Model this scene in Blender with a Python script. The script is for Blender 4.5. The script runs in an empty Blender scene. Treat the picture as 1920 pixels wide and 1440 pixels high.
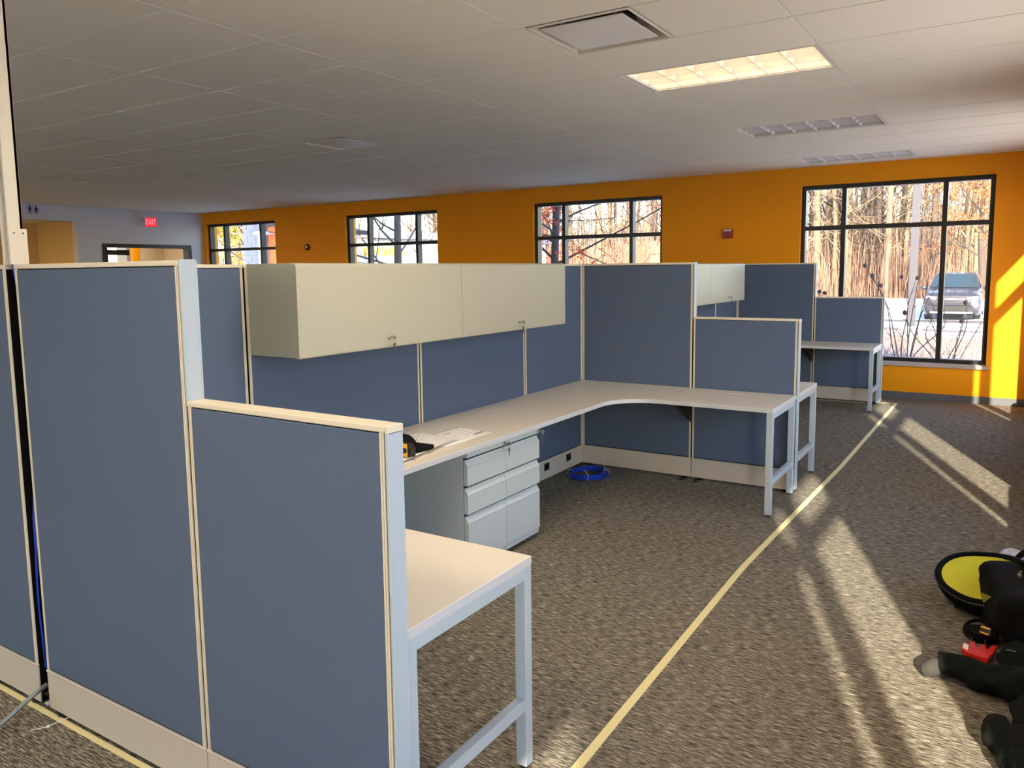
import bpy, bmesh, math, random
from mathutils import Vector, Matrix, noise
R = math.radians
sc = bpy.context.scene
COL = sc.collection

# ------------------------------------------------------------------ camera
cam_d = bpy.data.cameras.new('camera'); cam = bpy.data.objects.new('camera', cam_d); COL.objects.link(cam)
yaw, pitch, roll = R(32.6817), R(6.4715), R(-0.6921)
fwd = Vector((-math.sin(yaw) * math.cos(pitch), math.cos(yaw) * math.cos(pitch), -math.sin(pitch)))
rt = Vector((math.cos(yaw), math.sin(yaw), 0)); up = rt.cross(fwd)
r2 = rt * math.cos(roll) + up * math.sin(roll); u2 = -rt * math.sin(roll) + up * math.cos(roll)
M = Matrix((r2, u2, -fwd)).transposed().to_4x4(); M.translation = Vector((2.9668, -5.7487, 1.6311))
cam.matrix_world = M
cam_d.sensor_fit = 'HORIZONTAL'; cam_d.sensor_width = 36.0; cam_d.lens = 1470.68 / 1920 * 36
cam_d.shift_x = (960 - 953.73) / 1920; cam_d.shift_y = (672.38 - 720) / 1920
cam_d.clip_start = 0.05; cam_d.clip_end = 500
sc.camera = cam

# ------------------------------------------------------------------ world, sun, exposure
sc.view_settings.view_transform = 'Standard'; sc.view_settings.look = 'None'
sc.view_settings.gamma = 1.0; sc.view_settings.use_curve_mapping = False
sc.view_settings.exposure = 0.0
SUN_AZ = Vector((0.342, -0.94, 0)).normalized(); SUN_EL = math.atan(0.438)
world = bpy.data.worlds.new('world'); sc.world = world; world.use_nodes = True
wn = world.node_tree; wn.nodes.clear()
sky = wn.nodes.new('ShaderNodeTexSky'); sky.sky_type = 'NISHITA'; sky.sun_disc = False
sky.sun_elevation = SUN_EL; sky.sun_rotation = math.atan2(SUN_AZ.x, SUN_AZ.y)
sky.air_density = 1.0; sky.dust_density = 1.0; sky.ozone_density = 1.0
bg = wn.nodes.new('ShaderNodeBackground'); bg.inputs[1].default_value = 1.2
wo = wn.nodes.new('ShaderNodeOutputWorld')
wn.links.new(sky.outputs[0], bg.inputs[0]); wn.links.new(bg.outputs[0], wo.inputs[0])
world.cycles.sampling_method = 'AUTOMATIC'
sun_d = bpy.data.lights.new('sun', 'SUN'); sun_d.energy = 21.0; sun_d.angle = R(0.9); sun_d.color = (1.0, 0.89, 0.71)
sun = bpy.data.objects.new('sun', sun_d); COL.objects.link(sun)
sdir = (SUN_AZ * math.cos(SUN_EL) + Vector((0, 0, math.sin(SUN_EL))))
sun.rotation_euler = sdir.to_track_quat('Z', 'Y').to_euler(); sun.location = sdir * 60
sc.cycles.max_bounces = 10; sc.cycles.diffuse_bounces = 6; sc.cycles.transparent_max_bounces = 16
sc.cycles.caustics_reflective = False; sc.cycles.caustics_refractive = False
sc.cycles.sample_clamp_indirect = 6.0

# ------------------------------------------------------------------ helpers
def lin(c):
    return tuple(((v / 255) / 12.92 if v / 255 <= 0.04045 else ((v / 255 + 0.055) / 1.055) ** 2.4) for v in c) + (1,)
MATS = {}
def mat(name, col, rough=0.6, metal=0.0, noise_amt=0.0, noise_scale=20.0, bump=0.0, bump_scale=200.0, spec=0.5, stretch=None,
        emit=None, emit_s=0.0, coat=0.0):
    if name in MATS: return MATS[name]
    m = bpy.data.materials.new(name); m.use_nodes = True; nt = m.node_tree
    b = nt.nodes['Principled BSDF']
    b.inputs['Base Color'].default_value = lin(col); b.inputs['Roughness'].default_value = rough
    b.inputs['Metallic'].default_value = metal; b.inputs['Specular IOR Level'].default_value = spec
    b.inputs['Coat Weight'].default_value = coat
    tc = nt.nodes.new('ShaderNodeTexCoord'); mp = nt.nodes.new('ShaderNodeMapping')
    nt.links.new(tc.outputs['Object'], mp.inputs[0])
    if stretch: mp.inputs['Scale'].default_value = stretch
    if noise_amt > 0:
        n = nt.nodes.new('ShaderNodeTexNoise'); n.inputs['Scale'].default_value = noise_scale; n.inputs['Detail'].default_value = 4
        nt.links.new(mp.outputs[0], n.inputs[0])
        mx = nt.nodes.new('ShaderNodeMix'); mx.data_type = 'RGBA'
        c = lin(col)
        mx.inputs[6].default_value = tuple(v * (1 - noise_amt) for v in c[:3]) + (1,)
        mx.inputs[7].default_value = tuple(min(1, v * (1 + noise_amt)) for v in c[:3]) + (1,)
        nt.links.new(n.outputs[0], mx.inputs[0]); nt.links.new(mx.outputs[2], b.inputs['Base Color'])
    if bump > 0:
        n2 = nt.nodes.new('ShaderNodeTexNoise'); n2.inputs['Scale'].default_value = bump_scale; n2.inputs['Detail'].default_value = 2
        nt.links.new(mp.outputs[0], n2.inputs[0])
        bp = nt.nodes.new('ShaderNodeBump'); bp.inputs['Strength'].default_value = bump; bp.inputs['Distance'].default_value = 0.002
        nt.links.new(n2.outputs[0], bp.inputs['Height']); nt.links.new(bp.outputs[0], b.inputs['Normal'])
    if emit:
        b.inputs['Emission Color'].default_value = lin(emit); b.inputs['Emission Strength'].default_value = emit_s
    MATS[name] = m
    return m

def nb(): return bmesh.new()
def box(bm, x0, y0, z0, x1, y1, z1):
    x0, x1 = sorted((x0, x1)); y0, y1 = sorted((y0, y1)); z0, z1 = sorted((z0, z1))
    v = [bm.verts.new(p) for p in ((x0, y0, z0), (x1, y0, z0), (x1, y1, z0), (x0, y1, z0), (x0, y0, z1), (x1, y0, z1), (x1, y1, z1), (x0, y1, z1))]
    for f in ((0, 3, 2, 1), (4, 5, 6, 7), (0, 1, 5, 4), (1, 2, 6, 5), (2, 3, 7, 6), (3, 0, 4, 7)):
        bm.faces.new([v[i] for i in f])
    return v
def tube(bm, pts, rad, seg=8, cap=True):
    """a tube through points; rad is a number or a list"""
    pts = [Vector(p) for p in pts]; n = len(pts)
    rads = rad if isinstance(rad, (list, tuple)) else [rad] * n
    prev = None; rings = []
    for i, p in enumerate(pts):
        t = (pts[min(i + 1, n - 1)] - pts[max(i - 1, 0)]).normalized()
        if prev is None:
            a = Vector((0, 0, 1)) if abs(t.z) < 0.9 else Vector((1, 0, 0))
            s = t.cross(a).normalized()
        else:
            s = (prev - t * prev.dot(t))
            s = s.normalized() if s.length > 1e-6 else t.orthogonal().normalized()
        prev = s; q = t.cross(s)
        rings.append([bm.verts.new(p + (s * math.cos(2 * math.pi * k / seg) + q * math.sin(2 * math.pi * k / seg)) * rads[i]) for k in range(seg)])
    for a, b in zip(rings, rings[1:]):
        for k in range(seg):
            bm.faces.new((a[k], a[(k + 1) % seg], b[(k + 1) % seg], b[k]))
    if cap:
        bm.faces.new(rings[0][::-1]); bm.faces.new(rings[-1])
def prism(bm, poly, f):
    """poly: 2D outline; f(p, t) with t in 0, 1 gives the two 3D faces"""
    a = [bm.verts.new(f(p, 0)) for p in poly]; b = [bm.verts.new(f(p, 1)) for p in poly]
    n = len(poly)
    bm.faces.new(a); bm.faces.new(b[::-1])
    for i in range(n): bm.faces.new((a[i], b[i], b[(i + 1) % n], a[(i + 1) % n]))
def lathe(bm, prof, c=(0, 0, 0), axis='z', seg=24):
    rings = []
    for r, h in prof:
        ring = []
        for k in range(seg):
            a = 2 * math.pi * k / seg; x, y = r * math.cos(a), r * math.sin(a)
            p = (x, y, h) if axis == 'z' else ((h, x, y) if axis == 'x' else (x, h, y))
            ring.append(bm.verts.new(Vector(p) + Vector(c)))
        rings.append(ring)
    for a, b in zip(rings, rings[1:]):
        for k in range(seg): bm.faces.new((a[k], a[(k + 1) % seg], b[(k + 1) % seg], b[k]))
    bm.faces.new(rings[0][::-1]); bm.faces.new(rings[-1])
def wloc(o):
    v = Vector((0, 0, 0))
    while o is not None: v += o.location; o = o.parent
    return v
def obj(name, bm, m, parent=None, smooth=False, bevel=0, local=False):
    """link a bmesh given in world coordinates (or local ones) as one object"""
    me = bpy.data.meshes.new(name)
    bmesh.ops.recalc_face_normals(bm, faces=bm.faces)
    if parent is not None and not local:
        off = wloc(parent)
        for v in bm.verts: v.co -= off
    bm.to_mesh(me); bm.free()
    for mm in (m if isinstance(m, (list, tuple)) else [m]): me.materials.append(mm)
    if smooth:
        for p in me.polygons: p.use_smooth = True
    o = bpy.data.objects.new(name, me); COL.objects.link(o); o.parent = parent
    if bevel:
        md = o.modifiers.new('bevel', 'BEVEL'); md.width = bevel; md.segments = 2; md.limit_method = 'ANGLE'; md.angle_limit = R(50)
        md.harden_normals = False
    return o
def tag(o, label=None, cat=None, group=None, kind=None):
    if label: o['label'] = label
    if cat: o['category'] = cat
    if group: o['group'] = group
    if kind: o['kind'] = kind
    return o
def thing(name, loc, label, cat, group=None, rz=0):
    o = bpy.data.objects.new(name, None); COL.objects.link(o); o.location = loc; o.rotation_euler = (0, 0, rz)
    o.empty_display_size = 0.1
    return tag(o, label, cat, group)
def structure(name, bm, m, label=None):
    return tag(obj(name, bm, m), label, None, None, 'structure')
def struct_empty(name, loc):
    o = bpy.data.objects.new(name, None); COL.objects.link(o); o.location = loc; o['kind'] = 'structure'; return o
def copy_tree(o, parent=None):
    c = o.copy(); COL.objects.link(c); c.parent = parent
    for ch in list(o.children): copy_tree(ch, c)
    return c

# ------------------------------------------------------------------ materials
m_fab = mat('blue_grey_fabric', (88, 102, 128), 0.95, noise_amt=0.05, noise_scale=900, bump=0.25, bump_scale=1400, spec=0.15)
m_alu = mat('off_white_paint', (226, 219, 203), 0.42, noise_amt=0.015, noise_scale=6)
m_strip = mat('cream_trim', (224, 214, 194), 0.5)
m_bin = mat('bin_paint', (172, 170, 153), 0.38, noise_amt=0.012, noise_scale=4)
m_lam = mat('desk_laminate', (224, 215, 200), 0.33, noise_amt=0.012, noise_scale=8)
m_ledge = mat('desk_edge', (205, 208, 214), 0.4)
m_steel = mat('painted_steel', (182, 196, 208), 0.36)
m_ped = mat('pedestal_steel', (196, 206, 210), 0.36)
m_basec = mat('base_cover_paint', (200, 191, 178), 0.45)
m_black = mat('black_plastic', (18, 18, 19), 0.45)
m_slot = mat('dark_slot', (14, 12, 11), 0.8, spec=0.1)
m_chrome = mat('chrome', (190, 190, 190), 0.18, metal=1.0)
m_bronze = mat('dark_bronze_frame', (26, 22, 21), 0.4)
m_orange = mat('orange_wall_paint', (232, 150, 0), 0.55, noise_amt=0.02, noise_scale=3, bump=0.08, bump_scale=300, spec=0.25)
m_white = mat('pale_grey_wall_paint', (205, 208, 216), 0.6, bump=0.06, bump_scale=300)
m_tan = mat('tan_wall_paint', (208, 178, 118), 0.6)
m_base = mat('dark_grey_vinyl_base', (92, 94, 98), 0.5)
m_sill = mat('grey_stone_sill', (168, 158, 152), 0.4, noise_amt=0.08, noise_scale=60)
m_tape = mat('masking_tape', (226, 214, 158), 0.6)
m_blue = mat('blue_cable', (20, 60, 190), 0.35)
m_paper = mat('white_paper', (244, 240, 236), 0.7)
m_ink = mat('grey_ink', (130, 128, 132), 0.8)
m_red = mat('red_plastic', (205, 28, 18), 0.4)
m_firered = mat('fire_alarm_red', (150, 12, 10), 0.4)
m_yellow = mat('yellow_lining', (206, 200, 40), 0.75, noise_amt=0.08, noise_scale=14)
m_yel2 = mat('yellow_plastic', (240, 175, 30), 0.4)
m_nylon = mat('black_nylon', (9, 10, 10), 0.85, bump=0.3, bump_scale=500, spec=0.15)
m_cloth = mat('dark_grey_cloth', (22, 26, 24), 0.95, noise_amt=0.15, noise_scale=30, bump=0.3, bump_scale=400, spec=0.1)
m_lining = mat('grey_lining', (52, 49, 45), 0.9)
m_tile = mat('ceiling_tile', (238, 235, 222), 0.9, noise_amt=0.03, noise_scale=160, bump=0.35, bump_scale=260, spec=0.1)
m_tbar = mat('ceiling_tee', (226, 224, 216), 0.6)

def glass_mat():
    m = bpy.data.materials.new('window_glass'); m.use_nodes = True; nt = m.node_tree; nt.nodes.clear()
    o = nt.nodes.new('ShaderNodeOutputMaterial'); mx = nt.nodes.new('ShaderNodeMixShader')
    tr = nt.nodes.new('ShaderNodeBsdfTransparent'); tr.inputs[0].default_value = (0.95, 0.97, 0.96, 1)
    gl = nt.nodes.new('ShaderNodeBsdfGlossy'); gl.inputs[1].default_value = 0.01
    fr = nt.nodes.new('ShaderNodeLayerWeight'); fr.inputs[0].default_value = 0.5
    pw = nt.nodes.new('ShaderNodeMath'); pw.operation = 'POWER'; pw.inputs[1].default_value = 5.0; nt.links.new(fr.outputs['Facing'], pw.inputs[0])
    ma = nt.nodes.new('ShaderNodeMath'); ma.operation = 'MULTIPLY_ADD'; ma.inputs[1].default_value = 0.9; ma.inputs[2].default_value = 0.05; nt.links.new(pw.outputs[0], ma.inputs[0])
    nt.links.new(ma.outputs[0], mx.inputs[0]); nt.links.new(tr.outputs[0], mx.inputs[1]); nt.links.new(gl.outputs[0], mx.inputs[2])
    nt.links.new(mx.outputs[0], o.inputs[0]); return m
m_glass = glass_mat()

def carpet_mat():
    m = bpy.data.materials.new('striated_carpet'); m.use_nodes = True; nt = m.node_tree; b = nt.nodes['Principled BSDF']
    b.inputs['Roughness'].default_value = 0.95; b.inputs['Specular IOR Level'].default_value = 0.1
    tc = nt.nodes.new('ShaderNodeTexCoord')
    def nz(scale, sx, sy, detail=3):
        mp = nt.nodes.new('ShaderNodeMapping'); mp.inputs['Scale'].default_value = (sx, sy, 1)
        n = nt.nodes.new('ShaderNodeTexNoise'); n.inputs['Scale'].default_value = scale; n.inputs['Detail'].default_value = detail
        n.inputs['Roughness'].default_value = 0.65
        nt.links.new(tc.outputs['Object'], mp.inputs[0]); nt.links.new(mp.outputs[0], n.inputs[0]); return n
    n1 = nz(1.0, 22, 210); n2 = nz(1.0, 4, 30); n3 = nz(1.0, 200, 420, 2)
    cr = nt.nodes.new('ShaderNodeValToRGB'); e = cr.color_ramp.elements
    e[0].position = 0.34; e[0].color = lin((46, 42, 36)); e[1].position = 0.66; e[1].color = lin((182, 174, 156))
    k = cr.color_ramp.elements.new(0.5); k.color = lin((108, 102, 91))
    nt.links.new(n1.outputs[0], cr.inputs[0])
    mx = nt.nodes.new('ShaderNodeMix'); mx.data_type = 'RGBA'; mx.blend_type = 'OVERLAY'; mx.inputs[0].default_value = 0.35
    nt.links.new(cr.outputs[0], mx.inputs[6]); nt.links.new(n2.outputs[0], mx.inputs[7])
    nt.links.new(mx.outputs[2], b.inputs['Base Color'])
    ad = nt.nodes.new('ShaderNodeMath'); ad.operation = 'ADD'
    nt.links.new(n1.outputs[0], ad.inputs[0]); nt.links.new(n3.outputs[0], ad.inputs[1])
    bp = nt.nodes.new('ShaderNodeBump'); bp.inputs['Strength'].default_value = 0.6; bp.inputs['Distance'].default_value = 0.004
    nt.links.new(ad.outputs[0], bp.inputs['Height']); nt.links.new(bp.outputs[0], b.inputs['Normal'])
    return m
m_carpet = carpet_mat()

# ------------------------------------------------------------------ key dimensions (metres)
HP, HL, HB, HD = 1.6697, 1.259, 0.17, 0.718
X1, X2 = 0.9424, 1.709
T = 0.057
YN, YM, YF = -4.3467, 0.0, 4.3286      # camera-side faces of the three cross partitions
W, ZC = 4.868, 2.875
XL, XR, YB = -11.459, 3.40, -10.5
GX, GY, CW, RW = 0.7494, -0.9101, 1.2192, 0.6096

# ------------------------------------------------------------------ room shell
bm = nb(); box(bm, XL - 3.2, YB, -0.12, XR + 0.35, W + 0.28, 0.0); floor = structure('floor', bm, m_carpet)

WLEFT = [0.63 - 3.995 * k for k in range(4)]          # window left edges in the frame plane of the orange wall
WZ0, WZ1 = 0.45, 2.645; WWID = 2.12
def wall_openings(name, horiz, a0, a1, d0, d1, z1, ops, m, zmin=-0.4):
    """horiz: wall runs along X (True) or along Y; ops: (a, b, z0, z1)"""
    bm = nb(); ops = sorted(ops); cur = a0
    def bx(a, b, z0, zz):
        if b - a < 1e-4 or zz - z0 < 1e-4: return
        if horiz: box(bm, a, d0, z0, b, d1, zz)
        else: box(bm, d0, a, z0, d1, b, zz)
    for a, b, z0, zz in ops:
        bx(cur, a, zmin, z1); bx(a, b, zmin, z0); bx(a, b, zz, z1); cur = b
    bx(cur, a1, zmin, z1)
    return structure(name, bm, m)
wall_openings('wall_back', True, XL - 0.16, XR + 0.4, W, W + 0.28, 3.6, [(x, x + WWID, WZ0, WZ1) for x in WLEFT], m_orange)
RY = [1.84 - 3.975 * k for k in range(4)]
wall_openings('wall_right', False, YB, W, XR, XR + 0.35, 3.6, [(y, y + 2.11, WZ0, WZ1 - 0.02) for y in RY], m_orange)
FILL_WIN = [-5.35, -8.0]  # added windows in the unseen front wall, letting in fill light
wall_openings('wall_front', True, XL - 0.2, XR + 0.35, YB - 0.25, YB, 3.6, [(x, x + 2.5, 0.12, 2.645) for x in FILL_WIN], m_white)
DY0, DY1, DZ = 2.66, 4.56, 2.21
HY0, HY1, HZ = -2.6, 2.21, 2.6
wall_openings('wall_left', False, YB, W, XL - 0.16, XL, 3.6, [(HY0, HY1, 0.0, HZ), (DY0, DY1, 0.0, DZ)], m_white, zmin=-0.1)
# hallway recess with tan wall
bm = nb(); box(bm, XL - 1.5, HY0 - 0.4, 0, XL - 1.4, HY1 + 0.1, 3.0); box(bm, XL - 1.4, HY1, 0, XL - 0.16, HY1 + 0.1, 3.0)
box(bm, XL - 1.4, HY0 - 0.4, 0, XL - 0.16, HY0 - 0.3, 3.0)
structure('wall_hallway', bm, m_tan)
bm = nb(); box(bm, XL - 1.4, HY0 - 0.3, 2.62, XL - 0.16, HY1, 2.7); structure('ceiling_hallway', bm, m_tile)
t = thing('hallway_fill', (XL - 0.9, -0.6, 2.6), 'added square fill light on the tan hallway ceiling, outside the photo', 'ceiling light')  # added lamp, out of view, brightening the tan hallway wall
bm = nb(); box(bm, XL - 1.2, -0.9, 2.585, XL - 0.6, -0.3, 2.619); obj('diffuser', bm, mat('fill_diffuser', (255, 240, 215), 0.5, emit=(255, 214, 160), emit_s=3.0), t)
ld = bpy.data.lights.new('hallway_fill_lamp', 'AREA'); ld.size = 0.55; ld.energy = 30; ld.color = (1.0, 0.82, 0.58)
lo = bpy.data.objects.new('hallway_fill_lamp', ld); COL.objects.link(lo); lo.location = (0, 0, -0.02); lo.parent = t
t = thing('vestibule_fill', (XL - 0.75, 3.6, 2.62), 'added square fill light on the ceiling of the vestibule behind the dark doorway', 'ceiling light')  # added lamp that brightens the beige vestibule wall
bm = nb(); box(bm, XL - 1.0, 3.35, 2.605, XL - 0.5, 3.85, 2.619); obj('diffuser', bm, mat('fill_diffuser', (255, 240, 215), 0.5), t)
ld = bpy.data.lights.new('vestibule_fill_lamp', 'AREA'); ld.size = 0.45; ld.energy = 22; ld.color = (1.0, 0.86, 0.66)
lo = bpy.data.objects.new('vestibule_fill_lamp', ld); COL.objects.link(lo); lo.location = (0, 0, -0.02); lo.parent = t
# vestibule behind the dark framed doorway
bm = nb(); box(bm, XL - 2.6, HY1 + 0.1, 0, XL - 0.16, HY1 + 0.2, 3.0)
box(bm, XL - 1.5, 4.27, 0, XL - 1.38, W, 3.0); box(bm, XL - 3.2, W, -0.1, XL - 0.16, W + 0.28, 3.6)
structure('wall_vestibule', bm, mat('vestibule_beige', (206, 186, 158), 0.6))
bm = nb(); box(bm, XL - 1.5, 4.13, 0, XL - 1.36, 4.27, 3.0); structure('trim_2', bm, m_orange)
bm = nb(); box(bm, XL - 2.6, HY1 + 0.2, 2.62, XL - 0.16, W + 0.2, 2.7); structure('ceiling_vestibule', bm, m_tile)
bm = nb(); box(bm, XL - 8.0, YB - 0.25, 3.6, XR + 0.35, W + 0.28, 8.9); structure('roof', bm, mat('exterior_render', (120, 112, 104), 0.8))  # upper storey mass, its unseen left end added to shade the annex pier
# baseboards
bm = nb(); box(bm, XL, W - 0.008, 0, XR, W, 0.085); structure('baseboard_back', bm, m_base)
bm = nb(); box(bm, XR - 0.008, YB, 0, XR, W, 0.085); structure('baseboard_right', bm, m_base)
bm = nb(); box(bm, XL, YB, 0, XL + 0.008, HY0, 0.085); box(bm, XL, HY1, 0, XL + 0.008, DY0 - 0.06, 0.085); structure('baseboard_left', bm, m_base)

# ------------------------------------------------------------------ windows
def window(n, horiz, a, wid, d, z0, z1, zm, mulls, inner, sill=True, depth=0.11, fr=0.05):
    """a: start along the wall, d: plane of the frame's centre, inner: inner wall face"""
    def bx(bm, p0, p1, q0, q1, za, zb):
        if horiz: box(bm, p0, q0, za, p1, q1, zb)
        else: box(bm, q0, p0, za, q1, p1, zb)
    loc = (a, d, z0) if horiz else (d, a, z0)
    e = struct_empty('window_%d' % n, loc)
    h = depth / 2
    bm = nb()
    bx(bm, a, a + fr, d - h, d + h, z0, z1); bx(bm, a + wid - fr, a + wid, d - h, d + h, z0, z1)
    bx(bm, a + fr, a + wid - fr, d - h, d + h, z0, z0 + fr); bx(bm, a + fr, a + wid - fr, d - h, d + h, z1 - fr, z1)
    obj('frame', bm, m_bronze, e)
    xs = [a + fr]
    for q in mulls:
        bm = nb(); bx(bm, a + q - 0.027, a + q + 0.027, d - h, d + h, z0 + fr, z1 - fr); obj('mullion', bm, m_bronze, e)
        xs += [a + q - 0.027, a + q + 0.027]
    xs.append(a + wid - fr)
    for i in range(0, len(xs), 2):
        zs = [z0 + fr]
        if zm:
            bm = nb(); bx(bm, xs[i], xs[i + 1], d - h, d + h, zm - 0.027, zm + 0.027); obj('crossbar', bm, m_bronze, e)
            zs += [zm - 0.027, zm + 0.027]
        zs.append(z1 - fr)
        for j in range(0, len(zs), 2):
            bm = nb(); v = []
            for (p, z) in ((xs[i], zs[j]), (xs[i + 1], zs[j]), (xs[i + 1], zs[j + 1]), (xs[i], zs[j + 1])):
                v.append(bm.verts.new((p, d, z) if horiz else (d, p, z)))
            bm.faces.new(v); obj('pane', bm, m_glass, e)
    if sill:
        s = -1 if (inner < d) else 1
        bm = nb(); bx(bm, a - 0.03, a + wid + 0.03, inner + s * 0.035, inner - s * 0.0, z0 - 0.045, z0); bx(bm, a, a + wid, inner, d - (h if s < 0 else -h), z0 - 0.02, z0 + 0.004)
        obj('sill', bm, m_sill, e, bevel=0.003)
    return e
for k, x in enumerate(WLEFT): window(k + 1, True, x, WWID, W + 0.12, WZ0, WZ1, 2.11, (0.505, 1.62), W)
for k, y in enumerate(RY): window(k + 5, False, y, 2.11, 3.67, WZ0, WZ1 - 0.02, 2.115, (0.505, 1.61), XR)
for k, x in enumerate(FILL_WIN): window(k + 9, True, x, 2.5, YB - 0.12, 0.12, WZ1, 2.1, (0.83, 1.66), YB, sill=False)  # the added fill windows behind the camera
# dark framed doorway in the left wall and the glazed outer door beyond
e = struct_empty('door_1', (XL, DY0, 0))
bm = nb()
box(bm, XL - 0.17, DY0, 0, XL + 0.02, DY0 + 0.07, DZ); box(bm, XL - 0.17, DY1 - 0.07, 0, XL + 0.02, DY1, DZ); box(bm, XL - 0.17, DY0 + 0.07, DZ - 0.07, XL + 0.02, DY1 - 0.07, DZ)
obj('door_frame', bm, m_bronze, e)
DX = XL - 2.5
e = struct_empty('door_2', (DX, 2.4, 0))
bm = nb()
for (ya, yb) in ((2.42, 2.52), (3.20, 3.30), (4.08, 4.21), (4.71, 4.80)): box(bm, DX - 0.05, ya, 0, DX + 0.05, yb, 2.55)
for za, zb in ((0, 0.2), (2.06, 2.17), (2.34, 2.6)): box(bm, DX - 0.05, 2.42, za, DX + 0.05, 4.86, zb)
obj('door_frame', bm, m_bronze, e)
for ya, yb in ((2.52, 3.20), (3.30, 4.08), (4.21, 4.71)):
    for za, zb in ((0.2, 2.06), (2.17, 2.34)):
        bm = nb(); bm.faces.new([bm.verts.new(p) for p in ((DX, ya, za), (DX, yb, za), (DX, yb, zb), (DX, ya, zb))]); obj('pane', bm, m_glass, e)

# ------------------------------------------------------------------ ceiling: slab, tees, tiles
bm = nb(); box(bm, XL - 3.2, YB, ZC + 0.25, XR, W, ZC + 0.75); ceiling = structure('ceiling', bm, mat('plenum', (70, 68, 64), 0.9))
LAMPS = [(0, 0), (0, 4), (0, 8), (0, -4), (0, -8), (0, -12), (-3, -7), (-3, -11)]
VENTS = [(0, -2), (-3, 1), (-7, 1)]       # in the left half of the cell
far_bm = nb()
def tile(x0, y0, x1, y1, stuff):
    g = 0.0075
    if stuff:
        box(far_bm, x0 + g, y0 + g, ZC, x1 - g, y1 - g, ZC + 0.015); return
    bm = nb(); box(bm, x0 + g, y0 + g, ZC, x1 - g, y1 - g, ZC + 0.015); obj('ceiling_tile', bm, m_tile, ceiling)
rmin, rmax = -16, 9
for c in range(-10, 3):
    xa = max(XL, GX + CW * c); xb = min(XR, GX + CW * (c + 1))
    for r in range(rmin, rmax + 1):
        ya = max(YB, GY + RW * r); yb = min(W, GY + RW * (r + 1))
        if yb - ya < 0.03 or (c, r) in LAMPS: continue
        st = r < -5 or (c < -3 and r < -3)
        if (c, r) in VENTS: tile(xa + CW / 2, ya, xb, yb, st)
        elif (c, r) == (-2, -2): tile(xa, ya, xa + CW / 2, yb, st); tile(xa + CW / 2, ya, xb, yb, st)
        else: tile(xa, ya, xb, yb, st)
o = obj('ceiling_tiles_behind', far_bm, m_tile, ceiling); o.name = 'ceiling_tile_field'; o['kind'] = 'stuff'
for c in range(-10, 4):
    x = GX + CW * c
    if x < XL + 0.02 or x > XR: continue
    bm = nb(); box(bm, x - 0.0075, YB, ZC + 0.0015, x + 0.0075, W, ZC + 0.012); obj('main_tee', bm, m_tbar, ceiling)
for r in range(rmin, rmax + 2):
    y = GY + RW * r
    if y < YB or y > W: continue
    bm = nb(); box(bm, XL, y - 0.0075, ZC + 0.009, XR, y + 0.0075, ZC + 0.02); obj('cross_tee', bm, m_tbar, ceiling)
for x in (GX + CW / 2,): 
    bm = nb(); box(bm, x - 0.0075, GY - 2 * RW, ZC + 0.0015, x + 0.0075, GY - RW, ZC + 0.012); obj('cross_tee', bm, m_tbar, ceiling)
bm = nb(); x = GX - 1.5 * CW; box(bm, x - 0.0075, GY - 2 * RW, ZC + 0.0015, x + 0.0075, GY - RW, ZC + 0.012); obj('cross_tee', bm, m_tbar, ceiling)

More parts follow.
